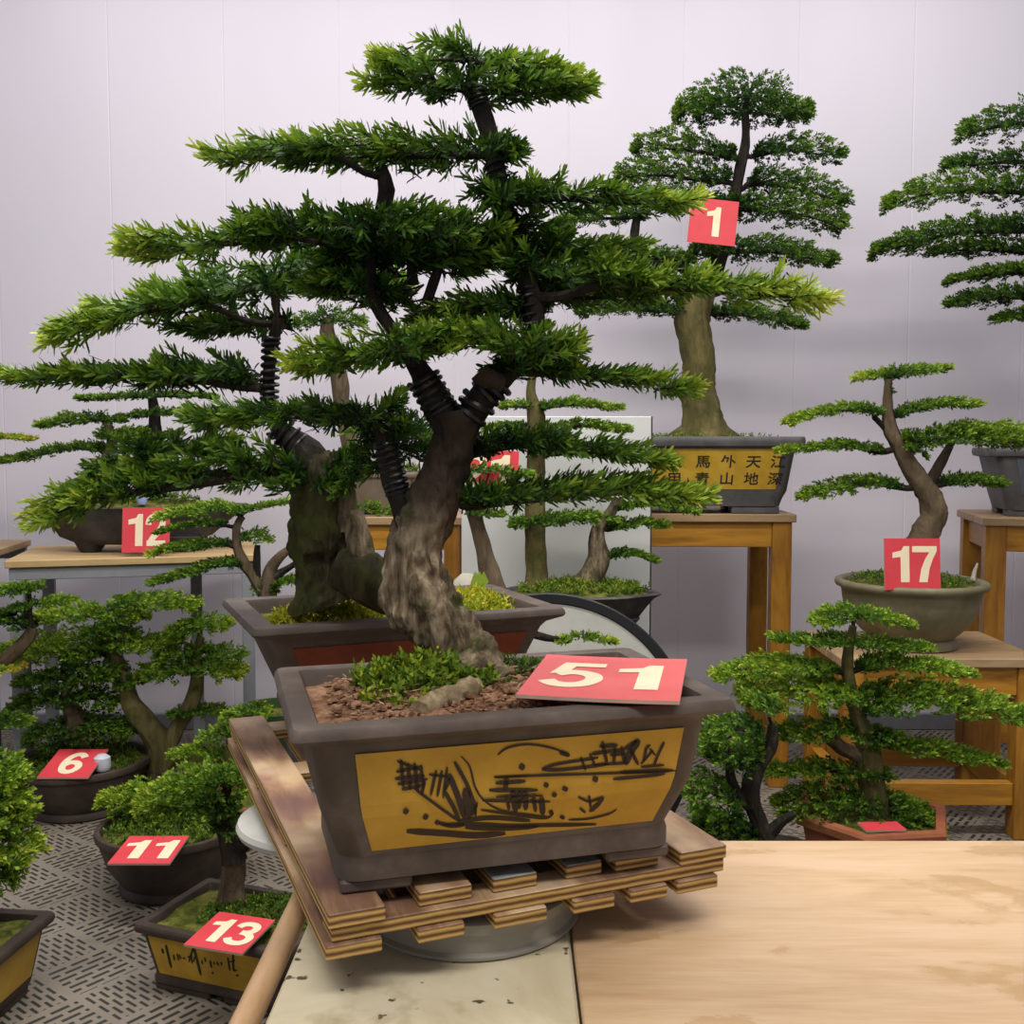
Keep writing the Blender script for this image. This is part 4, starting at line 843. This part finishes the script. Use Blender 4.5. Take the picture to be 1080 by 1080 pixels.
trunk(T, [(117, 528, 8), (115, 500, 6.5), (113, 482, 6), (118, 468, 6), (116, 455, 5), (112, 445, 4)], seg=12, nz=.2)
trunk(T, [(168, 525, 9), (166, 500, 8), (165, 470, 7.5), (163, 440, 6), (160, 415, 4), (158, 400, 3)], seg=12, nz=.2, mat=M['bark_dark'])
pd = lambda *a, **k: pad(T, *a, **k)
pd([(42, 448), (70, 442), (100, 440), (130, 442)], 18, .09, .36); pd([(2, 486), (40, 478), (75, 470), (105, 472)], 15, .08, .32, (.06, 0)); pd([(105, 458), (135, 456), (160, 452)], 18, .09, .40); pd([(95, 470), (112, 472)], 20, .06, .28)
pd([(84, 420), (120, 418), (160, 416), (205, 416), (228, 418)], 13, .08, .30); pd([(140, 438), (170, 434), (215, 434)], 14, .08, .28); pd([(150, 480), (190, 472), (250, 470)], 20, .09, .26); pd([(110, 460), (150, 462), (190, 456)], 16, .08, .36)
tuft(T, (c[0], c[1], TZ+.175), (.24, .10, .02), 260, .018, .016, .005, 7, .45, M['moss'])
part('plant_tag', MB().lathe([(.014, 0), (.017, .01), (.016, .03), (.008, .036)], tuple(P(150, 532, 3.53)), 14), mplain('pale_blue_plastic', (.30, .38, .62), .35), root, label='small pale blue plastic bottle cap')
card('12', 'red card numbered 12 leaning on the rock slab on the steel table', tuple(P(154, 559, 3.475)), .158, .152, (R(82), 0, R(3)), dh=.72, dw=.105, spread=.068)
c = (-2.05, 3.6, TZ+.0245)
root = bons('bonsai on the left steel table showing one thin pale green pad at the edge', c)
round_pot(root, c, [(.12, 0), (.14, .02), (.17, .1), (.18, .11), (.16, .11), (.15, .09)], M['clay_dark'], M['soil_moss'], .095, .155)
T = BT(root, 3.55, 17, 'bark_tan'); trunk(T, [(-80, 545, 12), (-75, 500, 10), (-80, 460, 7), (-76, 430, 5)], seg=10); pad(T, [(-80, 452), (-30, 458), (5, 460), (34, 462)], 12, .08, .5, (0, .3)); pad(T, [(-120, 440), (-80, 432), (-45, 440)], 14, .08, .4)
pad(T, [(-90, 470), (-30, 487), (8, 485)], 10, .06, .36)

# --- low bonsai on the left floor
def bowl(root, c, r, h, mat, sy=1, foot=.70, rz=0):
    round_pot(root, c, [(r*foot*.94, 0), (r*foot, .006), (r*foot, h*.12), (r*foot*.95, h*.16), (r*.85, h*.45), (r*.95, h*.8), (r*.955, h*.87), (r, h*.89), (r*1.01, h*.95), (r, h), (r*.93, h), (r*.90, h*.93), (r*.88, h*.7)], M[mat], M['soil_moss'], h*.88, r*.9, 1, sy, rz)
c = (-1.40, 3.27, 0); root = bons('low bonsai with drooping layers in the dark round pot on the mat by the wall', c)
bowl(root, c, .222, .165, 'clay_dark'); Y = 3.3
T = BT(root, Y, 18, 'bark_tan'); T.db = -.05
trunk(T, [(82, 812, 20), (80, 795, 16), (84, 775, 13), (80, 758, 11), (74, 745, 8), (70, 725, 6), (76, 700, 5)], seg=14)
pd = lambda *a, **k: pad(T, *a, **k)
pd([(16, 740), (50, 734), (90, 732), (124, 738)], 26, .12, .36); pd([(32, 774), (70, 766), (105, 762), (138, 770)], 32, .13, .30); pd([(22, 716), (60, 712), (100, 714), (122, 710)], 22, .12, .34); pd([(70, 690), (100, 700), (128, 704)], 26, .11, .28); pd([(45, 790), (70, 784), (95, 786)], 16, .08, .24)
tuft(T, (c[0], c[1], .145), (.18, .18, .012), 360, .018, .016, .005, 7, .36, M['moss'])
part('plastic_tag', MB().lathe([(.022, 0), (.027, .012), (.025, .04), (.012, .05)], tuple(P(108, 812, 3.15)), 14), mplain('white_plastic', (.55, .57, .62), .35), root, label='white and blue plastic cap on the soil')
card('6', 'red card numbered 6 resting on the rim of the dark round pot', (-1.362, 3.125, .190), .155, .165, (R(14), 0, 0), dh=.74, dw=.115)
Y = 3.32; c = (-1.13, 3.42, 0); root = bons('wide fork-trunked bonsai between the steel table and the round pots', c)
bowl(root, c, .15, .12, 'clay_dark')
T = BT(root, Y, 19, 'bark_green'); T.db = .06
trunk(T, [(170, 822, 18), (172, 800, 15), (166, 780, 13), (150, 758, 11), (138, 742, 10), (132, 722, 9), (124, 700, 8), (116, 680, 7), (112, 660, 6), (114, 645, 4)], seg=14, nz=.22)
trunk(T, [(174, 790, 11), (188, 766, 9), (202, 742, 8), (208, 718, 7), (206, 695, 6), (212, 672, 4)], 'limb', None, 12)
pd = lambda *a, **k: pad(T, *a, **k)
pd([(34, 650), (70, 646), (110, 644), (152, 648)], 26, .13, .50); pd([(126, 632), (165, 632), (208, 638)], 22, .12, .36); pd([(-4, 690), (30, 682), (70, 678), (112, 682)], 40, .15, .46, (.05, 0)); pd([(92, 665), (120, 662), (145, 670)], 22, .1, .3)
pd([(116, 678), (150, 678), (188, 676)], 22, .12, .38); pd([(178, 666), (205, 658), (242, 656)], 26, .12, .42, (0, .12)); pd([(150, 706), (185, 704), (225, 702), (256, 708)], 26, .13, .40, (0, .22)); pd([(220, 690), (240, 686), (258, 690)], 24, .09, .30)
pd([(180, 752), (210, 748), (242, 750)], 16, .09, .30); pd([(120, 712), (140, 716), (160, 712)], 24, .09, .28); pd([(165, 690), (195, 686), (220, 684)], 22, .1, .34)
c = (-2.0, 3.05, 0); root = bons('bonsai at the far left edge beside the steel table legs', c)
bowl(root, c, .17, .14, 'clay_dark'); T = BT(root, 3.05, 20, 'bark_tan')
trunk(T, [(-160, 835, 18), (-120, 780, 13), (-60, 740, 10), (0, 700, 8), (28, 675, 7), (34, 662, 5)], seg=12)
pd = lambda *a, **k: pad(T, *a, **k)
pd([(-40, 624), (0, 622), (40, 618)], 18, .1, .40); pd([(12, 642), (45, 634), (74, 634)], 16, .09, .36); pd([(4, 652), (20, 655), (36, 655)], 22, .07, .20); pd([(-30, 674), (0, 700), (20, 704)], 16, .09, .6, (0, .4)); pd([(-60, 650), (-20, 650), (10, 648)], 20, .1, .3); pd([(-40, 752), (0, 758), (30, 762)], 18, .09, .3, br=False)
# number 11
c = (-.91, 2.67, 0); root = bons('bonsai in the brown round pot numbered 11 on the mat', c)
bowl(root, c, .19, .17, 'clay_dark', .95); T = BT(root, 2.72, 21, 'bark_dark')
trunk(T, [(205, 880, 9), (203, 858, 8), (196, 842, 5)], seg=10)
pad(T, [(108, 842), (140, 834), (180, 832), (215, 838)], 30, .09, .46, (.1, 0)); pad(T, [(120, 856), (160, 848), (200, 846)], 20, .08, .34)
tuft(T, (c[0], c[1], .155), (.16, .15, .012), 420, .018, .015, .005, 7, .42, M['moss']); tuft(T, (c[0], c[1]+.05, .155), (.14, .08, .02), 90, .04, .026, .007, 9, .48, M['moss'], 'weeds', .8)
card('11', 'red card numbered 11 lying on the front rim of the brown round pot', (-.898, 2.478, .175), .150, .148, (R(4), 0, 0), dh=.66, dw=.115, spread=.072)
# number 13
c = (-.59, 2.19, 0); root = bons('bonsai with black upper trunk in the ochre rectangular pot numbered 13', c)
p = RectPot(root, c, R(-20.5), .385, .262, .150, [(.12, .84, .80), (.2, .84, .80), (.24, .82, .78), (.84, .92, .90), (.86, .93, .92), (.89, .99, .985), (.93, 1, 1), (1, 1, 1)], .022, .012, M['clay_dark'], M['soil_moss'], .9, feet=(.14, .05))
p.panel(-.9, .9, .26, .84, M['ochre_old'])
mb = MB(); o0 = p.fp(0, .3, .0022); e1 = p.fp(1, .3, .0022)-o0; e2 = p.fp(0, .7, .0022)-o0; nn = np.cross(e1, e2); nn /= np.linalg.norm(nn)
pl = lambda x, y: p.on(hit(130+x/6.353, 920+y/6.353, o0, nn))
for wd, s in [(14, '258,510 270,545'), (16, '285,485 305,570 322,640'), (12, '335,550 345,590'), (12, '360,545 372,590'), (10, '375,550 388,582'), (10, '400,570 415,580'), (14, '470,500 440,600'), (12, '432,570 452,560'), (16, '470,495 495,590 520,690'), (10, '455,550 462,610'), (9, '480,560 470,600'), (10, '525,590 532,615'), (9, '545,570 552,600'), (12, '580,590 592,640'), (8, '605,600 612,620'), (12, '595,668 605,680'), (9, '625,600 640,625'), (9, '655,600 660,625'), (12, '700,570 715,660'), (14, '735,550 740,650 765,655'), (10, '715,600 750,590'), (11, '755,690 775,692')]:
    ribbon(mb, [tuple(map(float, a.split(','))) for a in s.split()], wd, pl)
part('brush_writing', mb, M['ink_black'], p.o, smooth=False)
T = BT(root, 2.255, 22, 'bark_dark')
trunk(T, [(244, 955, 17), (244, 940, 14), (246, 922, 13), (247, 905, 13)], 'trunk', M['bark_tan'], 14); trunk(T, [(247, 908, 13.2), (242, 888, 11), (236, 868, 10), (234, 850, 8), (238, 835, 6)], 'trunk', M['bark_dark'], 14, label='blackened upper trunk')
trunk(T, [(246, 900, 9), (258, 890, 7), (266, 878, 6)], 'limb', M['bark_dark'], 10)
pd = lambda *a, **k: pad(T, *a, **k)
pd([(150, 838), (185, 824), (220, 820), (262, 828)], 38, .13, .42, (.12, 0)); pd([(170, 850), (205, 846), (250, 850)], 30, .12, .34); pd([(185, 828), (220, 816), (258, 816)], 24, .1, .46); pd([(225, 868), (255, 866), (285, 872)], 26, .1, .26)
tuft(T, p.fr.w((.05, .02, .14)), (.15, .09, .01), 420, .014, .013, .0045, 7, .34, M['moss'])
card('13', 'red card numbered 13 lying over the front edge of the ochre rectangular pot', tuple(G(243, 984, .168)), .132, .136, (R(3), R(1), R(-15)), dh=.66, dw=.090, spread=.060)
# bottom left
c = (-1.24, 1.985, 0); root = bons('bushy bright green bonsai in the ochre pot at the lower left edge', c)
p = RectPot(root, c, R(-6), .46, .42, .165, [(.12, .82, .82), (.22, .84, .84), (.3, .85, .85), (.84, .92, .92), (.86, .93, .93), (.89, .99, .985), (.93, 1, 1), (1, 1, 1)], .026, .012, M['clay_dark'], M['soil_moss'], .9, feet=(.10, .10))
p.panel(-.9, .9, .26, .84, M['ochre_old'], 'right'); p.panel(-.9, .9, .26, .84, M['ochre_old'], 'front')
T = BT(root, 2.08, 23, 'bark_tan'); T.ll = .02; T.lw = .008
trunk(T, [(-60, 985, 18), (-50, 940, 14), (-45, 900, 11), (-40, 860, 8), (-38, 820, 6)], seg=12)
pd = lambda *a, **k: pad(T, *a, **k)
pd([(-60, 818), (-10, 812), (16, 822)], 40, .12, .42); pd([(-60, 850), (-10, 852), (28, 858)], 48, .13, .44); pd([(-60, 885), (-10, 885), (36, 896)], 46, .13, .46, (0, .12)); pd([(-50, 915), (-10, 918), (20, 924)], 36, .12, .36); pd([(-55, 835), (-15, 830), (22, 842)], 30, .1, .5)
tuft(T, (c[0]+.02, c[1], .155), (.18, .16, .012), 200, .025, .018, .007, 7, .34, M['moss'])
# small one behind the pallet
c = (-.82, 2.98, 0); root = bons('small bonsai in a terracotta pot behind the far end of the pallet', c)
bowl(root, c, .13, .14, 'terracotta'); T = BT(root, 2.95, 24, 'bark_green')
trunk(T, [(238, 815, 10), (245, 790, 8), (250, 770, 5), (262, 752, 4)], seg=10)
pad(T, [(182, 794), (210, 790), (240, 794)], 18, .09, .46); pad(T, [(236, 756), (258, 750), (282, 752)], 20, .09, .48); pad(T, [(212, 776), (235, 770), (250, 778)], 20, .07, .40)
c = (-.79, 3.40, 0); root = thing('plant_pot', 'tall green glazed pot half hidden behind the red-panelled pot', 'pot', c)
bowl(root, c, .13, .30, 'green_glaze')

# --- bonsai between the left table and the second pot
r = thing('plant_stand', 'thin black metal plant stand hidden behind the red-panelled pot', 'stand', (-.655, 2.98, 0))
part('tray', MB().lathe([(.072, .572), (.075, .574), (.075, .58)], (-.655, 2.98, 0), 32), M['steel_dark'], r); part('post', MB().lathe([(.016, .012), (.016, .5718)], (-.655, 2.98, 0), 16), M['steel_dark'], r); part('base', MB().lathe([(.11, 0), (.11, .01), (.03, .012)], (-.655, 2.98, 0), 32), M['steel_dark'], r)
c = (-.655, 2.98, .58)
root = bons('open many-stemmed bonsai left of the mossy trunk', c); bowl(root, c, .092, .11, 'clay_grey')
Y = 2.95; T = BT(root, Y, 25, 'bark_tan')
trunk(T, [(282, 655, 12), (282, 635, 11), (284, 615, 9), (286, 600, 7), (298, 585, 5), (310, 575, 4), (322, 555, 3)], seg=12)
trunk(T, [(278, 625, 7), (266, 606, 6), (256, 592, 6), (250, 575, 5), (250, 555, 4), (256, 545, 4)], 'limb', None, 10); trunk(T, [(284, 612, 5), (300, 602, 4), (312, 594, 3)], 'limb', M['bark_dark'], 8); trunk(T, [(272, 620, 4), (271, 590, 4), (272, 575, 3)], 'limb', M['bark_dark'], 8)
pd = lambda *a, **k: pad(T, *a, **k)
pd([(166, 545), (200, 537), (235, 534), (252, 540)], 20, .09, .44, (.1, 0)); pd([(250, 540), (280, 532), (316, 528)], 13, .06, .38); pd([(160, 582), (195, 574), (240, 572)], 18, .09, .34, (.2, 0)); pd([(256, 566), (270, 562), (284, 568)], 20, .06, .32)
pd([(160, 614), (190, 604), (225, 594), (256, 592)], 20, .08, .30); pd([(290, 616), (305, 610), (322, 614)], 16, .06, .28); pd([(268, 620), (280, 618), (290, 622)], 20, .04, .26); pd([(170, 560), (200, 552), (235, 552)], 14, .08, .30)

# --- behind the front trunk: tan pot on the small table, board, stone
c = (-.50, 3.66, .935); root = bons('straight tan-trunked bonsai in the tan tray on the small table', c)
p = RectPot(root, c, 0, .34, .22, .15, [(.1, .78, .74), (.3, .82, .8), (.86, .93, .92), (.88, .99, .98), (.93, 1, 1), (1, 1, 1)], .02, .02, M['clay_tan'], M['soil_moss'], .94, feet=(.06, .04))
T = BT(root, 3.68, 26, 'bark_tan')
trunk(T, [(384, 500, 14), (374, 480, 11), (368, 455, 10), (360, 425, 9), (358, 398, 9), (350, 370, 9), (345, 350, 8), (346, 336, 5)], seg=14)
tuft(T, (c[0]+.05, c[1]-.02, 1.08), (.12, .08, .02), 160, .024, .018, .006, 7, .52, M['moss'])
pad(T, [(352, 540, -.16), (385, 534, -.16), (420, 540, -.16)], 20, .05, .50, br=False); pad(T, [(312, 340), (345, 332), (385, 338)], 26, .08, .3)
r = thing('standing_board', 'large off-white board standing upright behind the trunks', 'board', (.14, 3.28, 0))
part('panel', MB().box((.142, 3.30, .635), (.61, .012, 1.27), bev=.002), M['white_board'], r, smooth=False)
part('edge_frame', MB().box((.449, 3.30, .635), (.003, .016, 1.27)), M['steel_dark'], r, smooth=False, label='dark edge strip')
part('board_foot', MB().box((.142, 3.27, .015), (.45, .12, .03)), M['steel_dark'], r, smooth=False)
stand('wooden_stool', 'wooden stool hidden behind the round disc', (.165, 3.0), 0, .38, .32, .62, 'stool', .045, group='varnished wooden stands')
c = (.205, 3.0, .62); root = bons('pair of bonsai on the dark slab in front of the off-white board', c)
slab(root, c, .46, .32, .13, 0, M['slate'], 9)
T = BT(root, 3.02, 27, 'bark_green')
trunk(T, [(566, 622, 14), (566, 600, 11), (565, 560, 10.5), (565, 520, 10.5), (565, 470, 9.5), (565, 440, 9), (560, 415, 5), (562, 395, 4)], seg=14)
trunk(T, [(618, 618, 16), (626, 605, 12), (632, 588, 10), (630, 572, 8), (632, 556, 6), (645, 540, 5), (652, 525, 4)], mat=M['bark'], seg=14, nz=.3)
pd = lambda *a, **k: pad(T, *a, **k)
pd([(530, 428), (548, 426), (562, 428)], 16, .07, .40); pd([(570, 428), (605, 424), (655, 430)], 16, .08, .38, (0, .1)); pd([(512, 452), (535, 448), (556, 450)], 16, .07, .32); pd([(578, 452), (615, 446), (664, 454)], 17, .08, .38)
pd([(540, 552), (580, 546), (620, 544), (650, 548)], 20, .10, .32); pd([(560, 478), (610, 476), (680, 484)], 16, .08, .34); pd([(642, 556), (670, 550), (702, 552)], 18, .08, .30); pd([(642, 586), (665, 582), (692, 590)], 15, .07, .30); pd([(650, 535), (690, 530), (735, 540)], 16, .07, .36)
tuft(T, (c[0], c[1], .745), (.19, .13, .02), 420, .022, .016, .005, 7, .50, M['moss'])
r = thing('round_tabletop', 'large round white tabletop with black rim stood on edge behind the pots', 'tabletop', (.094, 2.68, 0))
def disc(prof, c, tilt, n):
    mb = MB().lathe(prof, (0, 0, 0), 96); ct, st = math.cos(tilt), math.sin(tilt)
    mb.v = [(c[0]+x, c[1]-z*ct+y*st, c[2]+y*ct+z*st) for x, y, z in mb.v]; return part(*n[:1], mb, n[1], r)
cc = (.094, 2.70, .392); tl = R(6)
disc([(.362, .010), (.36, .013), (.002, .013)], cc, tl, ('face', M['plastic_white'])); disc([(.36, -.012), (.386, -.012), (.39, -.006), (.39, .014), (.386, .018), (.364, .018), (.362, .012)], cc, tl, ('rim', M['rubber']))
stand('wooden_stool', 'wooden stool hidden behind the red-panelled pot below the pale stone', (-.10, 2.44), 0, .30, .26, .56, 'stool', .045, group='varnished wooden stands')
c = (-.10, 2.44, .56); root = bons('bare light trunk bonsai beside the pale stone behind the front trunk', c)
RectPot(root, c, 0, .30, .22, .20, [(.1, .8, .78), (.3, .84, .82), (.86, .93, .92), (.88, .99, .98), (1, 1, 1)], .02, .02, M['clay_dark'], M['soil_moss'], .92, feet=(.05, .05))
T = BT(root, 2.44, 28, 'bark_tan')
pad(T, [(588, 676, .05), (615, 671, .05), (648, 676, .05)], 14, .04, .55, (0, .1), br=False); trunk(T, [(520, 640, 6), (560, 668, 5, .04), (600, 676, 3, .05)], 'limb', M['bark_dark'], 8, keep=False)
trunk(T, [(522, 640, 15), (519, 615, 13), (512, 585, 10), (505, 560, 8), (500, 540, 8), (492, 515, 7), (495, 490, 5)], seg=12)
pad(T, [(470, 500), (510, 494), (560, 500)], 20, .08, .3); pad(T, [(480, 530), (505, 540), (530, 542)], 16, .06, .4)
r_ = MB().lathe([(.03, 0), (.045, .02), (.042, .08), (.03, .12), (.012, .135)], (P(492, 618, 2.40)[0], 2.385, .74), 14, 1, .8, .3, True, .2, 4)
part('pale_stone', r_, M['stone'], root, label='upright pale stone')
card('21', 'red card half hidden by the dark foliage right of the front trunk', tuple(P(514, 497, 2.415)), .145, .10, (R(85), R(3), 0), dh=.8, dw=.095, spread=.06)

# ================================================================ light and camera
def area(name, loc, size, power, col, rot=(0, 0, 0)):
    l = bpy.data.lights.new(name, 'AREA'); l.shape = 'RECTANGLE'; l.size, l.size_y = size; l.energy = power; l.color = col
    o = bpy.data.objects.new(name, l); o.location = loc; o.rotation_euler = rot; C.objects.link(o); return o
area('ceiling_lamp', (0, 3.35, 3.45), (4.6, .25), 50, (1, .965, 1))
area('ceiling_lamp', (0.1, 1.75, 3.3), (3.6, .3), 92, (1, .97, .93))
area('ceiling_lamp', (-.2, .0, 3.2), (3.2, .4), 80, (1, .96, .9))
wd = bpy.data.worlds.new('room_light'); bpy.context.scene.world = wd; wd.use_nodes = True
bg = wd.node_tree.nodes['Background']; bg.inputs[0].default_value = (.86, .84, .90, 1); bg.inputs[1].default_value = .41
cam = bpy.data.cameras.new('camera'); cam.sensor_width = 36; cam.lens = 36; cam.clip_start = .05
co = bpy.data.objects.new('camera', cam); C.objects.link(co); co.location = (0, 0, H); co.rotation_euler = (math.pi/2-PITCH, 0, 0)
sc = bpy.context.scene; sc.camera = co
sc.view_settings.view_transform = 'Standard'; sc.view_settings.look = 'None'; sc.view_settings.gamma = 1; sc.view_settings.exposure = 0.0
